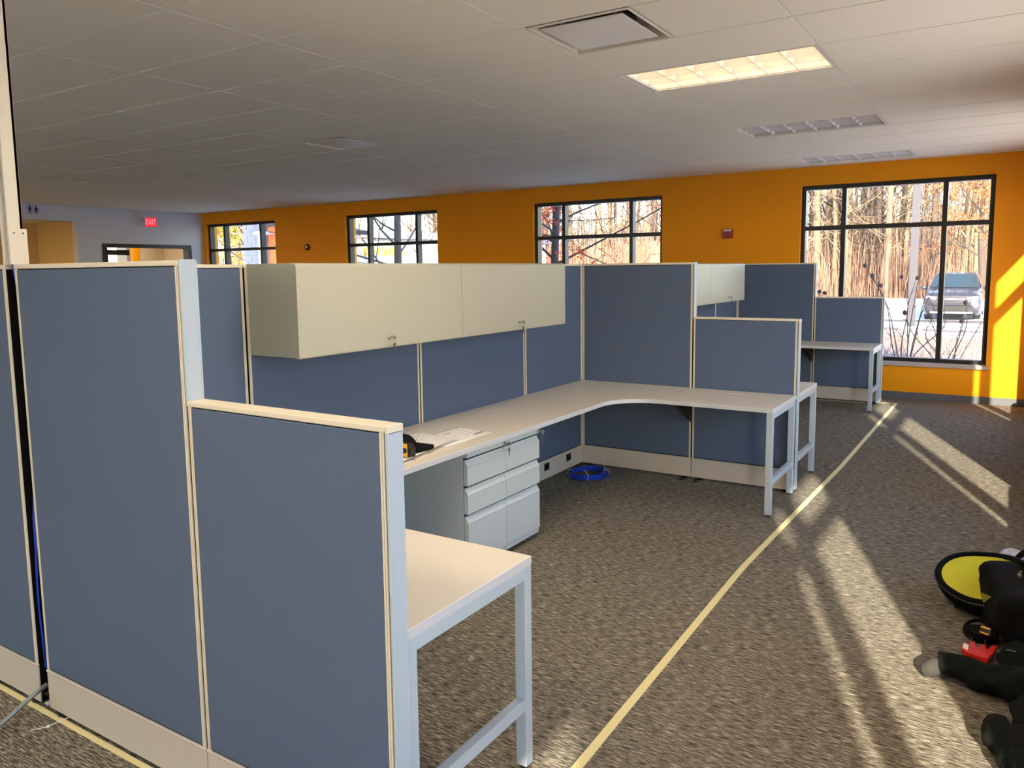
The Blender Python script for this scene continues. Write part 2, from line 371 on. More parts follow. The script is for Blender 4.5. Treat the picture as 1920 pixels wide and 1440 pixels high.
# troffers
m_louv_off = mat('louver_unlit', (232, 230, 232), 0.3)
m_louv_on = mat('louver_lit', (232, 230, 224), 0.5)
m_house = mat('troffer_housing', (214, 212, 206), 0.5)
m_house_on = mat('troffer_housing_lit', (232, 230, 226), 0.5)
UNSEEN_LAMP_W = 62.0  # power of the unseen fixtures, set far above the visible one as fill
def troffer(c, r, lit, label, watts=None):
    x0 = GX + CW * c; y0 = GY + RW * r; x1 = x0 + CW; y1 = y0 + RW; g = 0.012
    t = thing('ceiling_troffer', ((x0 + x1) / 2, (y0 + y1) / 2, ZC), label, 'ceiling light', 'recessed louvred ceiling lights')
    bm = nb(); z = ZC + 0.002
    w = 0.016
    box(bm, x0 + g, y0 + g, z, x1 - g, y0 + g + w, z + 0.03); box(bm, x0 + g, y1 - g - w, z, x1 - g, y1 - g, z + 0.03)
    box(bm, x0 + g, y0 + g + w, z, x0 + g + w, y1 - g - w, z + 0.03); box(bm, x1 - g - w, y0 + g + w, z, x1 - g, y1 - g - w, z + 0.03)
    obj('frame', bm, m_tbar, t)
    a0, a1, b0, b1 = x0 + g + w + 0.004, x1 - g - w - 0.004, y0 + g + w + 0.004, y1 - g - w - 0.004
    bm = nb(); H = 0.11
    box(bm, a0, b0, z + H, a1, b1, z + H + 0.01)
    for (p, q, s, u) in ((a0 - 0.003, b0, a0, b1), (a1, b0, a1 + 0.003, b1), (a0, b0 - 0.003, a1, b0), (a0, b1, a1, b1 + 0.003)): box(bm, p, q, z + 0.01, s, u, z + H)
    obj('housing', bm, m_house_on if lit else m_house, t)
    # parabolic louvre: long blades and cross blades, wider at the top
    def blade(bm, p, along_x):
        n = 5
        for sgn in (-1, 1):
            prev = None
            for i in range(n + 1):
                h = i / n; off = sgn * (0.0015 + 0.02 * h * h)
                zz = z + 0.004 + 0.062 * h
                pts = ((a0, p + off, zz), (a1, p + off, zz)) if along_x else ((p + off, b0, zz), (p + off, b1, zz))
                cur = [bm.verts.new(q) for q in pts]
                if prev: bm.faces.new((prev[0], prev[1], cur[1], cur[0]))
                prev = cur
        if along_x: box(bm, a0, p - 0.0015, z + 0.003, a1, p + 0.0015, z + 0.0045)
        else: box(bm, p - 0.0015, b0, z + 0.003, p + 0.0015, b1, z + 0.0045)
    lm = m_louv_on if lit else m_louv_off
    for i in (1, 2):
        bm = nb(); blade(bm, b0 + (b1 - b0) * i / 3, True); obj('long_blade', bm, lm, t, smooth=True)
    for i in range(1, 6):
        bm = nb(); blade(bm, a0 + (a1 - a0) * i / 6, False); obj('cross_blade', bm, lm, t, smooth=True)
    bm = nb()
    for p in (b0 + (b1 - b0) / 6, b0 + (b1 - b0) / 2, b0 + (b1 - b0) * 5 / 6):
        tube(bm, [(a0 + 0.02, p, z + 0.09), (a1 - 0.02, p, z + 0.09)], 0.013, 10)
    m_tube = mat('fluorescent_on', (255, 240, 210), 0.5, emit=(255, 205, 140), emit_s=1.5) if lit else mat('fluorescent_off', (235, 235, 232), 0.3)
    obj('fluorescent_tube', bm, m_tube, t, smooth=True)
    if lit:
        ld = bpy.data.lights.new('troffer_light', 'AREA'); ld.shape = 'RECTANGLE'; ld.size = a1 - a0 - 0.02; ld.size_y = b1 - b0 - 0.02
        ld.energy = watts or UNSEEN_LAMP_W; ld.color = (1.0, 0.80, 0.54) if watts else (1.0, 0.87, 0.68)
        lo = bpy.data.objects.new('troffer_light', ld); COL.objects.link(lo); lo.parent = t; lo.location = (0, 0, 0.106)
    return t
troffer(0, 0, True, 'lit warm white louvred ceiling light, nearest to the square air vent', 6.5)
troffer(0, 4, False, 'unlit silver louvred ceiling light between the lit one and the farthest one')
troffer(0, 8, False, 'unlit silver louvred ceiling light closest to the orange wall')

troffer(0, -4, True, 'lit louvred ceiling light above the near desk, just above the photo')
troffer(0, -8, True, 'lit louvred ceiling light straight above the camera position')
troffer(0, -12, True, 'lit louvred ceiling light well behind the camera position')

for c_, r_, w_ in ((-3, -7, 'nearer the power pole'), (-3, -11, 'nearer the added front windows')):  # added pair of unseen fixtures, bouncing light up to the left ceiling
    troffer(c_, r_, True, 'added louvred fill light on the ceiling outside the photo, behind the left panel, ' + w_)

def vent(c, r, label):
    x0 = GX + CW * c; y0 = GY + RW * r; s = RW; g = 0.0125; z = ZC + 0.002
    t = thing('ceiling_diffuser', (x0 + s / 2, y0 + s / 2, ZC), label, 'air vent', 'square ceiling air vents')
    x1, y1 = x0 + s, y0 + s
    bm = nb()   # sloped frame flange
    o_ = [(x0 + g, y0 + g), (x1 - g, y0 + g), (x1 - g, y1 - g), (x0 + g, y1 - g)]
    i_ = [(x0 + 0.035, y0 + 0.035), (x1 - 0.035, y0 + 0.035), (x1 - 0.035, y1 - 0.035), (x0 + 0.035, y1 - 0.035)]
    q_ = [(x0 + 0.025, y0 + 0.025), (x1 - 0.025, y0 + 0.025), (x1 - 0.025, y1 - 0.025), (x0 + 0.025, y1 - 0.025)]
    vo = [bm.verts.new((a, b, z)) for a, b in o_]; vq = [bm.verts.new((a, b, z - 0.006)) for a, b in q_]; vi = [bm.verts.new((a, b, z + 0.07)) for a, b in i_]
    for k in range(4):
        bm.faces.new((vo[k], vo[(k + 1) % 4], vq[(k + 1) % 4], vq[k])); bm.faces.new((vq[k], vq[(k + 1) % 4], vi[(k + 1) % 4], vi[k]))
    obj('frame', bm, m_alu, t)
    bm = nb(); box(bm, x0 + 0.034, y0 + 0.034, z + 0.07, x1 - 0.034, y1 - 0.034, z + 0.08); obj('back_pan', bm, mat('vent_pan', (150, 148, 140), 0.5), t)
    bm = nb(); lathe(bm, [(0.19, 0), (0.19, 0.012)], (x0 + s / 2, y0 + s / 2, z + 0.056), 'z', 32); obj('neck', bm, m_black, t)
    bm = nb(); box(bm, x0 + 0.075, y0 + 0.075, z - 0.006, x1 - 0.075, y1 - 0.075, z + 0.002); obj('plaque', bm, m_alu, t, bevel=0.002)
    for a in (x0 + 0.14, x1 - 0.14):
        for b in (y0 + 0.14, y1 - 0.14):
            bm = nb(); box(bm, a - 0.004, b - 0.004, z + 0.002, a + 0.004, b + 0.004, z + 0.058); obj('hanger', bm, m_chrome, t)
vent(0, -2, 'large square ceiling air vent with floating plate, beside the lit light')
vent(-3, 1, 'square ceiling air vent above the overhead storage bins')
vent(-7, 1, 'far square ceiling air vent near the restroom wall')

# ------------------------------------------------------------------ partitions
def panel(axis, a, b, d0, d1, H, label, group='fabric covered cubicle partition panels', joints=(True, True), base=(True, True), cap_end=None, name='partition_panel'):
    """axis 'x': runs along X with faces at y=d0 (camera side) and d1; axis 'y': along Y with faces x=d0,d1"""
    def bx(bm, p0, p1, q0, q1, z0, z1):
        if axis == 'x': box(bm, p0, q0, z0, p1, q1, z1)
        else: box(bm, q0, p0, z0, q1, p1, z1)
    loc = ((a + b) / 2, (d0 + d1) / 2, 0) if axis == 'x' else ((d0 + d1) / 2, (a + b) / 2, 0)
    t = thing(name, loc, label, 'partition', group)
    dm = (d0 + d1) / 2
    cap = 0.016
    bm = nb(); bx(bm, a + 0.001, b - 0.001, d0 + 0.006, d1 - 0.006, 0.05, H - cap); obj('core', bm, m_slot, t)
    s = 0.019
    for (q0, q1, si) in ((d0, d0 + 0.012, 0), (d1 - 0.012, d1, 1)):
        bm = nb(); bx(bm, a + s, b - s, q0, q1, HB + 0.006, H - cap - 0.003); obj('fabric_panel', bm, m_fab, t, bevel=0.003)
    for (u, sg) in ((a, 1), (b, -1)):
        bm = nb()
        for (q0, q1) in ((d0 + 0.0005, d0 + 0.01), (d1 - 0.01, d1 - 0.0005)):
            bx(bm, u + sg * 0.0050, u + sg * 0.0098, q0, q1, HB - 0.005, H - cap); bx(bm, u + sg * 0.0122, u + sg * 0.0180, q0, q1, HB - 0.005, H - cap)
            bx(bm, u + sg * 0.0098, u + sg * 0.0122, q0 + 0.0042, q1 - 0.0042, HB - 0.005, H - cap)
        obj('edge_trim', bm, m_strip, t)
    bm = nb(); bx(bm, a, b, d0 - 0.001, d1 + 0.001, H - cap, H); obj('top_cap', bm, m_strip, t, bevel=0.003)
    for (q, sg) in ((d0, 1), (d1, -1)):
        bm = nb(); bx(bm, a + 0.001, b - 0.001, q, q + sg * 0.006, 0.02, HB - 0.008); bx(bm, a + 0.001, b - 0.001, q - sg * 0.003, q + sg * 0.008, HB - 0.008, HB)
        obj('base_cover', bm, m_basec, t, bevel=0.0015)
    for u in (a + 0.06, b - 0.06):
        bm = nb(); p = (u, dm, 0) if axis == 'x' else (dm, u, 0)
        lathe(bm, [(0.03, 0.0), (0.03, 0.008), (0.012, 0.014), (0.012, 0.06)], p, 'z', 16); obj('levelling_foot', bm, m_black, t, smooth=False)
    if cap_end:
        z0, z1, u, sg = cap_end
        bm = nb(); bx(bm, u, u + sg * 0.008, d0 + 0.004, d1 - 0.004, z0, z1 + (0.002 if z0 > 0.5 else -0.02)); bx(bm, u, u + sg * 0.0095, d0 + 0.0005, d0 + 0.006, z0, z1 - 0.002); bx(bm, u, u + sg * 0.0095, d1 - 0.006, d1 - 0.0005, z0, z1 - 0.002)
        obj('end_cap', bm, m_steel, t, bevel=0.001)
        if z0 < 0.5:
            bm = nb(); bx(bm, u + sg * 0.0002, u + sg * 0.0105, d0 - 0.001, d1 + 0.001, z1 - 0.018, z1); obj('corner_cap', bm, m_strip, t, bevel=0.002)
    return t
G0 = 0.002
panel('x', -1.2, -0.062, YN, YN + T, HP, 'tall blue-grey fabric panel cut by the left edge of the photo')
panel('x', 0.002, X1 - G0, YN, YN + T, HP, 'tall blue-grey fabric panel nearest the camera, beside the white power pole', cap_end=(HL, HP, X1 - G0, 1))
panel('x', X1 + G0 - 0.002, X2, YN, YN + T, HL, 'low blue-grey fabric panel nearest the camera, beside the near desk end', cap_end=(0.03, HL, X2, 1))
panel('x', 0.002, X1 - G0, YM, YM + T, HP, 'tall blue-grey fabric panel behind the curved desk corner', cap_end=(HL, HP, X1 - G0, 1))
panel('x', X1 + G0 - 0.002, X2, YM, YM + T, HL, 'low blue-grey fabric panel at the aisle end of the curved desk', cap_end=(0.03, HL, X2, 1))
panel('x', 0.002, X1 - G0, YF, YF + T, HP, 'tall blue-grey fabric panel in front of the orange wall and large window', cap_end=(HL, HP, X1 - G0, 1))
panel('x', X1 + G0 - 0.002, X2, YF, YF + T, HL, 'low blue-grey fabric panel below the large window', cap_end=(0.03, HL, X2, 1))
SJ = [YN + T, -3.361, -2.109, -0.902, 0.0]
SL = ['blue-grey fabric spine panel left of the first white overhead bin', 'blue-grey fabric spine panel under the larger near overhead bin',
      'blue-grey fabric spine panel under the second overhead bin, behind the drawers', 'narrow blue-grey fabric spine panel right of the second overhead bin']
for i in range(4): panel('y', SJ[i] + G0, SJ[i + 1] - G0, -T, 0.0, HP, SL[i], 'fabric covered spine panels')
SJ2 = [YM + T, 1.0, 2.235, 3.46, YF]
SL2 = ['blue-grey spine panel hidden behind the middle cross partition', 'blue-grey spine panel behind the left far overhead bin', 'blue-grey spine panel under the right far overhead bin', 'blue-grey spine panel at the far corner beside the orange wall']
for i in range(4): panel('y', SJ2[i] + G0, SJ2[i + 1] - G0, -T, 0.0, HP, SL2[i], 'fabric covered spine panels')
# posts where the spine meets the cross partitions
for y, nm, h in ((YM, 'square corner post joining spine and middle partition', HP), (YF, 'square corner post at the far end of the spine', HP)):
    t = thing('corner_post', (-T / 2, y + T / 2, 0), nm, 'post', 'cubicle corner posts')
    bm = nb(); box(bm, -T, y, 0.02, 0, y + T, h - 0.012); obj('post_body', bm, m_alu, t, bevel=0.002)
    bm = nb(); box(bm, -T - 0.001, y - 0.001, h - 0.012, 0.001, y + T + 0.001, h + 0.002); obj('post_cap', bm, m_strip, t, bevel=0.002)
    bm = nb(); lathe(bm, [(0.02, 0), (0.02, 0.02)], (-T / 2, y + T / 2, 0), 'z', 12); obj('post_foot', bm, m_black, t)
# near junction: open slot with blue cables and the power pole
t = thing('power_pole', (-0.032, YN + 0.03, 0), 'white power pole rising from the near partition to the ceiling', 'power pole')
PX0, PX1 = -0.058, -0.004
bm = nb(); box(bm, PX1 - 0.012, YN - 0.004, HP + 0.0, PX1, YN + 0.045, ZC - 0.0); box(bm, PX0 - 0.002, YN - 0.004, HP, PX0 + 0.012, YN + 0.045, ZC); box(bm, PX0, YN + 0.035, HP, PX1, YN + 0.045, ZC)
obj('pole_channel', bm, m_alu, t, bevel=0.001)
bm = nb(); box(bm, PX1 - 0.002, YN - 0.005, HP + 0.0, PX1 + 0.003, YN + 0.056, HP + 0.125); obj('mounting_plate', bm, m_alu, t, bevel=0.0008)
for yy in (YN + 0.012, YN + 0.042):
    bm = nb(); lathe(bm, [(0.003, 0), (0.003, 0.002)], (PX1 + 0.003, yy, HP + 0.11), 'x', 10); obj('screw', bm, m_base, t)
bm = nb(); box(bm, -0.05, YN + 0.038, 0.02, -0.012, YN + 0.048, HP); obj('lower_post', bm, m_slot, t)
bm = nb(); box(bm, -0.03, YN + 0.0, 0.022, -0.01, YN + 0.03, 0.03); obj('post_foot', bm, m_steel, t)
random.seed(3)
for k in range(5):
    x = -0.047 + 0.007 * k; pts = []
    for i in range(24):
        z = 0.16 + (ZC - 0.18) * i / 23
        bul = math.exp(-((z - 0.42) / 0.22) ** 2) * 0.012
        deep = 0.012 if 0.75 < z < HP else 0.0
        pts.append((x * 0.8 - 0.004 + 0.002 * math.sin(z * 5 + k * 2) - bul * 0.2 * (k - 2), YN + 0.018 + deep - bul + 0.002 * math.sin(z * 3 + k), z))
    bm = nb(); tube(bm, pts, 0.0028, 6)
    tag(obj('data_cable', bm, m_blue, None, smooth=True), 'one of the thin blue data cables bundled in the slot under the power pole', 'cable', 'blue cables in the slot of the near partition')
bm = nb(); pts = [(-0.02, YN + 0.01, 0.10), (-0.03, YN - 0.02, 0.085), (-0.02, YN - 0.09, 0.06), (0.0, YN - 0.18, 0.035), (0.01, YN - 0.3, 0.014), (-0.02, YN - 0.45, 0.011), (-0.12, YN - 0.7, 0.011)]
def smooth_pts(P, n=8):
    P = [Vector(p) for p in P]; out = []
    for i in range(len(P) - 1):
        p0, p1, p2, p3 = P[max(i - 1, 0)], P[i], P[i + 1], P[min(i + 2, len(P) - 1)]
        for k in range(n):
            t = k / n
            out.append(0.5 * ((2 * p1) + (p2 - p0) * t + (2 * p0 - 5 * p1 + 4 * p2 - p3) * t * t + (-p0 + 3 * p1 - 3 * p2 + p3) * t ** 3))
    out.append(P[-1]); return out
sp = smooth_pts(pts, 40); rr = [0.0085 + 0.0012 * (i % 2) for i in range(len(sp))]
tube(bm, sp, rr, 8)
tag(obj('flexible_conduit', bm, mat('galvanised_metal', (150, 152, 155), 0.4, metal=0.7), None), 'grey flexible metal conduit coming out of the near partition base', 'conduit')
t = thing('zip_tie', (0.11, -4.40, 0), 'white zip tie sticking out on the carpet below the near partition', 'zip tie')
bm = nb(); tube(bm, smooth_pts([(0.07, -4.45, 0.004), (0.10, -4.41, 0.006), (0.115, -4.37, 0.012), (0.14, -4.32, 0.02)], 5), [0.0012] * 16, 6); obj('strap', bm, m_paper, t)
bm = nb(); box(bm, 0.1, -4.41, 0.003, 0.107, -4.402, 0.01); obj('head', bm, m_paper, t)

# ------------------------------------------------------------------ worktops
def worktop_L(name, spine_y0, spine_y1, arm_y0, arm_y1, arm_sign, label, r=0.3):
    """outline: strip along the spine plus an arm along a cross partition, fillet at the inner corner"""
    dx = 0.64
    # polygon in xy
    if arm_sign > 0:   # arm lies at high y (against a partition on its far side)
        inner = arm_y0; outer = arm_y1
        arc = [(dx + r - r * math.cos(a), inner - r + r * math.sin(a)) for a in [i * math.pi / 2 / 14 for i in range(15)]]
        poly = [(0.001, spine_y0), (dx, spine_y0)] + arc + [(X2 + 0.001, inner), (X2 + 0.001, outer), (0.001, outer)]
    else:
        inner = arm_y1; outer = arm_y0
        arc = [(dx + r - r * math.cos(a), inner + r - r * math.sin(a)) for a in [i * math.pi / 2 / 14 for i in range(15)]][::-1]
        poly = [(0.001, outer), (X2 + 0.001, outer), (X2 + 0.001, inner)] + arc + [(dx, spine_y1), (0.001, spine_y1)]
    t = thing(name, (0.3, (arm_y0 + arm_y1) / 2, 0.69), label, 'worktop', 'L-shaped cubicle worktops')
    bm = nb(); prism(bm, poly, lambda p, k: (p[0], p[1], HD if k else HD - 0.0285))
    for f in bm.faces: f.material_index = 0 if abs(f.normal.z) > 0.9 else 1
    bm.normal_update()
    for f in bm.faces: f.material_index = 0 if abs(f.normal.z) > 0.9 else 1
    obj('worktop_slab', bm, [m_lam, m_ledge], t, bevel=0.002)
    return t
def end_frame(y_front, y_back, label, rail_z=0.205):
    t = thing('leg_frame', (1.69, (y_front + y_back) / 2, 0), label, 'table leg', 'open steel end frames of the worktops')
    xa, xb = X2 - 0.041, X2 - 0.001; a, b = sorted((y_front, y_back))
    for y in (a, b - 0.04):
        bm = nb(); box(bm, xa, y, 0.012, xb, y + 0.04, HD - 0.029); obj('leg', bm, m_steel, t, bevel=0.002)
        bm = nb(); lathe(bm, [(0.015, 0), (0.015, 0.012)], ((xa + xb) / 2, y + 0.02, 0), 'z', 14); obj('glide', bm, m_black, t)
    bm = nb(); box(bm, xa, a + 0.04, HD - 0.069, xb, b - 0.04, HD - 0.029); obj('top_rail', bm, m_steel, t, bevel=0.002)
    bm = nb(); box(bm, xa + 0.004, a + 0.04, rail_z, xb - 0.004, b - 0.04, rail_z + 0.04); obj('lower_rail', bm, m_steel, t, bevel=0.002)
    return t
t1 = worktop_L('worktop', -2.47, 0, -0.645, -0.002, 1, 'long off-white worktop curving from the drawers round to the middle partition')
t2 = worktop_L('worktop', YN + T, -2.4705, YN + T + 0.002, -3.667, -1, 'off-white worktop whose end sticks out behind the nearest low panel')
t3 = worktop_L('worktop', 2.3, YF, 3.68, YF - 0.002, 1, 'off-white worktop in front of the far partition below the large window')
t4 = worktop_L('worktop', YM + T, 2.2995, YM + T + 0.002, 0.70, -1, 'off-white worktop just showing behind the middle low partition')
end_frame(-0.645, -0.012, 'white leg frame at the aisle end of the long curved worktop')
end_frame(YN + T + 0.004, -3.667, 'large white leg frame of the near desk, closest to the camera')
end_frame(3.68, YF - 0.01, 'white leg frame of the far desk below the large window')
end_frame(YM + T + 0.004, 0.70, 'white leg frame behind the middle low partition')
# cable grommets
for x, y, tt, w1, w2 in ((0.115, -1.53, t1, 0.09, 0.06), (1.32, -0.115, t1, 0.05, 0.1), (0.115, 2.8, t3, 0.09, 0.06)):
    bm = nb(); box(bm, x - w2 / 2, y - w1 / 2, HD, x + w2 / 2, y + w1 / 2, HD + 0.0025); obj('cable_grommet', bm, m_alu, tt, bevel=0.001)
# black support brackets below worktops
for (x, y, sg, lb) in ((X1, -0.003, -1, 'black triangular bracket under the middle of the curved worktop'), (X1, YF - 0.003, -1, 'black triangular bracket under the far worktop')):
    t = thing('support_bracket', (x, y, 0.5), lb, 'bracket', 'black worktop brackets')
    bm = nb(); prism(bm, [(0, HD - 0.03), (0.42, HD - 0.03), (0.42, HD - 0.05), (0.03, HD - 0.25), (0, HD - 0.27)], lambda p, k: (x - 0.006 + 0.012 * k, y + sg * p[0], p[1])); obj('web', bm, m_black, t)
    bm = nb(); box(bm, x - 0.02, y, HD - 0.033, x + 0.02, y - 0.44, HD - 0.0287); obj('flange', bm, m_black, t)

# ------------------------------------------------------------------ overhead bins
def key_with_ring(parent, x, y, z, swing=0.03):
    bm = nb(); lathe(bm, [(0.009, 0), (0.0085, 0.006), (0.006, 0.008)], (x, y, z), 'x', 16); obj('lock', bm, m_chrome, parent, smooth=False)
    bm = nb(); box(bm, x + 0.008, y - 0.0012, z - 0.004, x + 0.03, y + 0.0012, z + 0.004); lathe(bm, [(0.011, -0.0012), (0.011, 0.0012)], (x + 0.036, y, z), 'y', 14); obj('key', bm, m_chrome, parent)
    bm = nb(); pts = [(x + 0.036 + 0.0 * math.cos(a), y + 0.011 * math.sin(a), z - 0.012 + 0.011 * math.cos(a)) for a in [2 * math.pi * i / 20 for i in range(21)]]
    tube(bm, pts, 0.0008, 5, cap=False)
    lathe(bm, [(0.0105, -0.0012), (0.0105, 0.0012)], (x + 0.03, y + 0.006, z - 0.036), 'x', 14)
    box(bm, x + 0.0288, y + 0.003, z - 0.072, x + 0.0312, y + 0.009, z - 0.044)
    obj('spare_key', bm, m_chrome, parent)
def bin_(y0, y1, keyy, label):
    t = thing('overhead_bin', (0.16, (y0 + y1) / 2, 1.2506), label, 'overhead cabinet', 'white overhead storage bins on the spine')
    z0, z1, xd = 1.2506, HP + 0.001, 0.3226
    bm = nb()
    box(bm, 0.001, y0, z0, xd - 0.03, y0 + 0.018, z1); box(bm, 0.001, y1 - 0.018, z0, xd - 0.03, y1, z1)
    box(bm, 0.001, y0 + 0.018, z1 - 0.012, xd - 0.03, y1 - 0.018, z1); box(bm, 0.001, y0 + 0.018, z0 + 0.006, xd - 0.03, y1 - 0.018, z0 + 0.022); box(bm, 0.001, y0 + 0.018, z0 + 0.022, 0.012, y1 - 0.018, z1 - 0.012)
    obj('cabinet_body', bm, m_bin, t, bevel=0.0015)
    # edge bars at both ends
    for ya in (y0 - 0.0005, y1 - 0.0175):
        bm = nb(); box(bm, xd - 0.0285, ya, z0 - 0.001, xd - 0.019, ya + 0.018, z1 - 0.004); obj('end_bar', bm, m_bin, t, bevel=0.001)
    # door with rounded top and bottom edge
    prof = [(xd - 0.018, z0 - 0.004), (xd - 0.004, z0 - 0.004), (xd - 0.001, z0 - 0.002), (xd, z0 + 0.003), (xd, z1 - 0.016), (xd - 0.002, z1 - 0.008), (xd - 0.007, z1 - 0.003), (xd - 0.018, z1 - 0.001)]
    bm = nb(); prism(bm, prof, lambda p, k: (p[0], (y1 - 0.0015) if k else (y0 + 0.0015), p[1])); obj('door', bm, m_bin, t, bevel=0.001)
    key_with_ring(t, xd, keyy, z0 + 0.048)
    return t
bin_(-3.344, -2.1105, -2.745, 'left white overhead bin on the near spine, with key hanging in its door')
bin_(-2.1095, -0.881, -1.50, 'right white overhead bin on the near spine, beside the tall middle partition')
bin_(1.03, 2.268, 1.65, 'left bin of the far pair, partly hidden behind the tall middle partition')
bin_(2.270, 3.51, 2.89, 'right bin of the far pair, small white one with a key')

# ------------------------------------------------------------------ pedestals
def pedestal(y0, y1, label, keyy):
    t = thing('drawer_pedestal', (0.32, (y0 + y1) / 2, 0), label, 'drawer unit', 'white steel drawer pedestals')
    xf = 0.60; z1 = HD - 0.0305
    bm = nb(); box(bm, 0.02, y0, 0.03, xf - 0.030, y1, z1); obj('cabinet_body', bm, m_ped, t, bevel=0.0015)
    bm = nb(); box(bm, xf - 0.0299, y0 + 0.002, 0.062, xf - 0.0275, y1 - 0.002, z1 - 0.01); obj('gap_shade', bm, m_black, t)  # black sheet standing in for the shade inside the drawer gaps
    bm = nb(); box(bm, 0.04, y0 + 0.01, 0.008, xf - 0.05, y1 - 0.01, 0.03); obj('plinth', bm, m_black, t)
    bm = nb(); box(bm, xf - 0.03, y0, 0.648, xf, y1, z1); obj('top_rail', bm, m_ped, t, bevel=0.0015)
    bm = nb(); box(bm, xf - 0.03, y0 + 0.002, 0.03, xf - 0.008, y1 - 0.002, 0.062); obj('kick_rail', bm, m_ped, t, bevel=0.001)
    for (za, zb) in ((0.496, 0.643), (0.342, 0.491), (0.064, 0.337)):
        d = 0.03
        prof = [(xf - 0.027, za), (xf, za), (xf, zb - 0.048), (xf + 0.002, zb - 0.044), (xf - 0.002, zb - 0.040), (xf - 0.016, zb - 0.018), (xf - 0.018, zb - 0.010), (xf - 0.027, zb - 0.010)]
        bm = nb(); prism(bm, prof, lambda p, k: (p[0], (y1 - 0.0012) if k else (y0 + 0.0012), p[1])); obj('drawer', bm, m_ped, t, bevel=0.0008)
    key_with_ring(t, xf, keyy, 0.662)
    return t
pedestal(-2.474, -2.1005, 'left white three-drawer pedestal under the long worktop', -2.118)
pedestal(-2.0995, -1.726, 'right white three-drawer pedestal, next to the blue cable coil', -1.748)

# outlets in the spine base
for y, lb in ((-0.60, 'black power outlet in the spine base nearer the drawers'), (-0.245, 'black power outlet in the spine base nearer the blue coil')):
    t = thing('power_outlet', (0, y, 0.10), lb, 'outlet', 'black outlets in the spine base')
    bm = nb(); box(bm, 0.0001, y - 0.036, 0.085, 0.006, y + 0.036, 0.142); obj('outlet_plate', bm, m_black, t, bevel=0.002)
    for dy in (-0.016, 0.016):
        bm = nb(); lathe(bm, [(0.012, 0), (0.012, 0.0015)], (0.006, y + dy, 0.113), 'x', 14); obj('socket', bm, m_slot, t)

# black pucks lying at the middle partition base
for x in (0.885, 0.995):
    t = thing('levelling_puck', (x, -0.045, 0), 'black levelling foot on the carpet, left of the pair at the middle base' if x < 0.9 else 'black levelling foot on the carpet, right of the pair at the middle base', 'foot', 'black levelling feet')
    bm = nb(); lathe(bm, [(0.022, 0), (0.022, 0.006), (0.008, 0.01)], (x, -0.045, 0), 'z', 16); obj('disc', bm, m_black, t)
    bm = nb(); lathe(bm, [(0.006, 0.01), (0.006, 0.022)], (x, -0.045, 0), 'z', 10); obj('bolt', bm, m_black, t)

# blue cable coil
t = thing('cable_coil', (0.2, -0.29, 0), 'coil of bright blue data cable on the carpet in the corner', 'cable coil')
random.seed(5); bm = nb(); pts = []
for i in range(520):
    a = i / 40 * 2 * math.pi; kk = i / 520
    r = 0.125 + 0.014 * math.sin(i * 0.047) + 0.008 * math.sin(i * 0.31)
    pts.append((0.21 + r * 1.1 * math.cos(a) + 0.008 * math.sin(a * 0.37), -0.30 + r * 1.25 * math.sin(a) + 0.008 * math.cos(a * 0.23), 0.006 + 0.034 * kk + 0.004 * math.sin(a * 1.7)))
tube(bm, pts, 0.0034, 6); obj('cable', bm, m_blue, t, smooth=True)
for a, ln in ((0.5, 0.10), (3.6, 0.0), (5.2, 0.03)):
    x, y = 0.21 + 0.137 * math.cos(a), -0.30 + 0.156 * math.sin(a)
    bm = nb(); P = [(x + 0.024 * math.cos(b) * math.cos(a), y + 0.024 * math.cos(b) * math.sin(a), 0.026 + 0.025 * math.sin(b)) for b in [2 * math.pi * i / 14 for i in range(15)]]
    tube(bm, P, 0.0018, 5, cap=False)
    if ln: tube(bm, [(x, y, 0.045), (x - 0.02, y, 0.07), (x - 0.03, y + 0.01, 0.05 + ln)], 0.0014, 5)
    obj('cable_tie', bm, m_paper, t)

# ------------------------------------------------------------------ things on the worktop
def sheet(corners, z, curl, label, lines, name='drawing_sheet', seed=0):
    """bilinear paper; curl lifts the front edge"""
    random.seed(seed)
    A, B, C_, D = [Vector(c + (0,)) for c in corners]   # A-B front edge, D-C back edge
    N = 14; bm = nb(); gr = []
    def P(u, v):
        p = (A * (1 - u) + B * u) * (1 - v) + (D * (1 - u) + C_ * u) * v
        return Vector((p.x, p.y, z + curl * max(0, 1 - v * 3.2) ** 2 * (0.5 + 0.5 * u) + 0.0006 * math.sin(u * 9 + seed)))
    for i in range(N + 1): gr.append([bm.verts.new(P(i / N, j / N)) for j in range(N + 1)])
    for i in range(N):
        for j in range(N): bm.faces.new((gr[i][j], gr[i + 1][j], gr[i + 1][j + 1], gr[i][j + 1]))
    o = obj(name, bm, m_paper, None, smooth=True)
    md = o.modifiers.new('solid', 'SOLIDIFY'); md.thickness = 0.0004; md.offset = 1
    tag(o, label, 'paper', 'construction drawings on the worktop')
    bm = nb()
    for (u0, v0, u1, v1, wd) in lines:
        a = P(u0, v0); b = P(u1, v1); d = (b - a).normalized(); s = Vector((-d.y, d.x, 0)) * wd / 2
        n = 6
        for k in range(n):
            p = P(u0 + (u1 - u0) * k / n, v0 + (v1 - v0) * k / n); q = P(u0 + (u1 - u0) * (k + 1) / n, v0 + (v1 - v0) * (k + 1) / n); zz = Vector((0, 0, 0.0012))
            bm.faces.new([bm.verts.new(w + zz) for w in (p - s, q - s, q + s, p + s)])
    c = obj('printed_lines', bm, m_ink, o); c['kind'] = 'stuff'
    return o
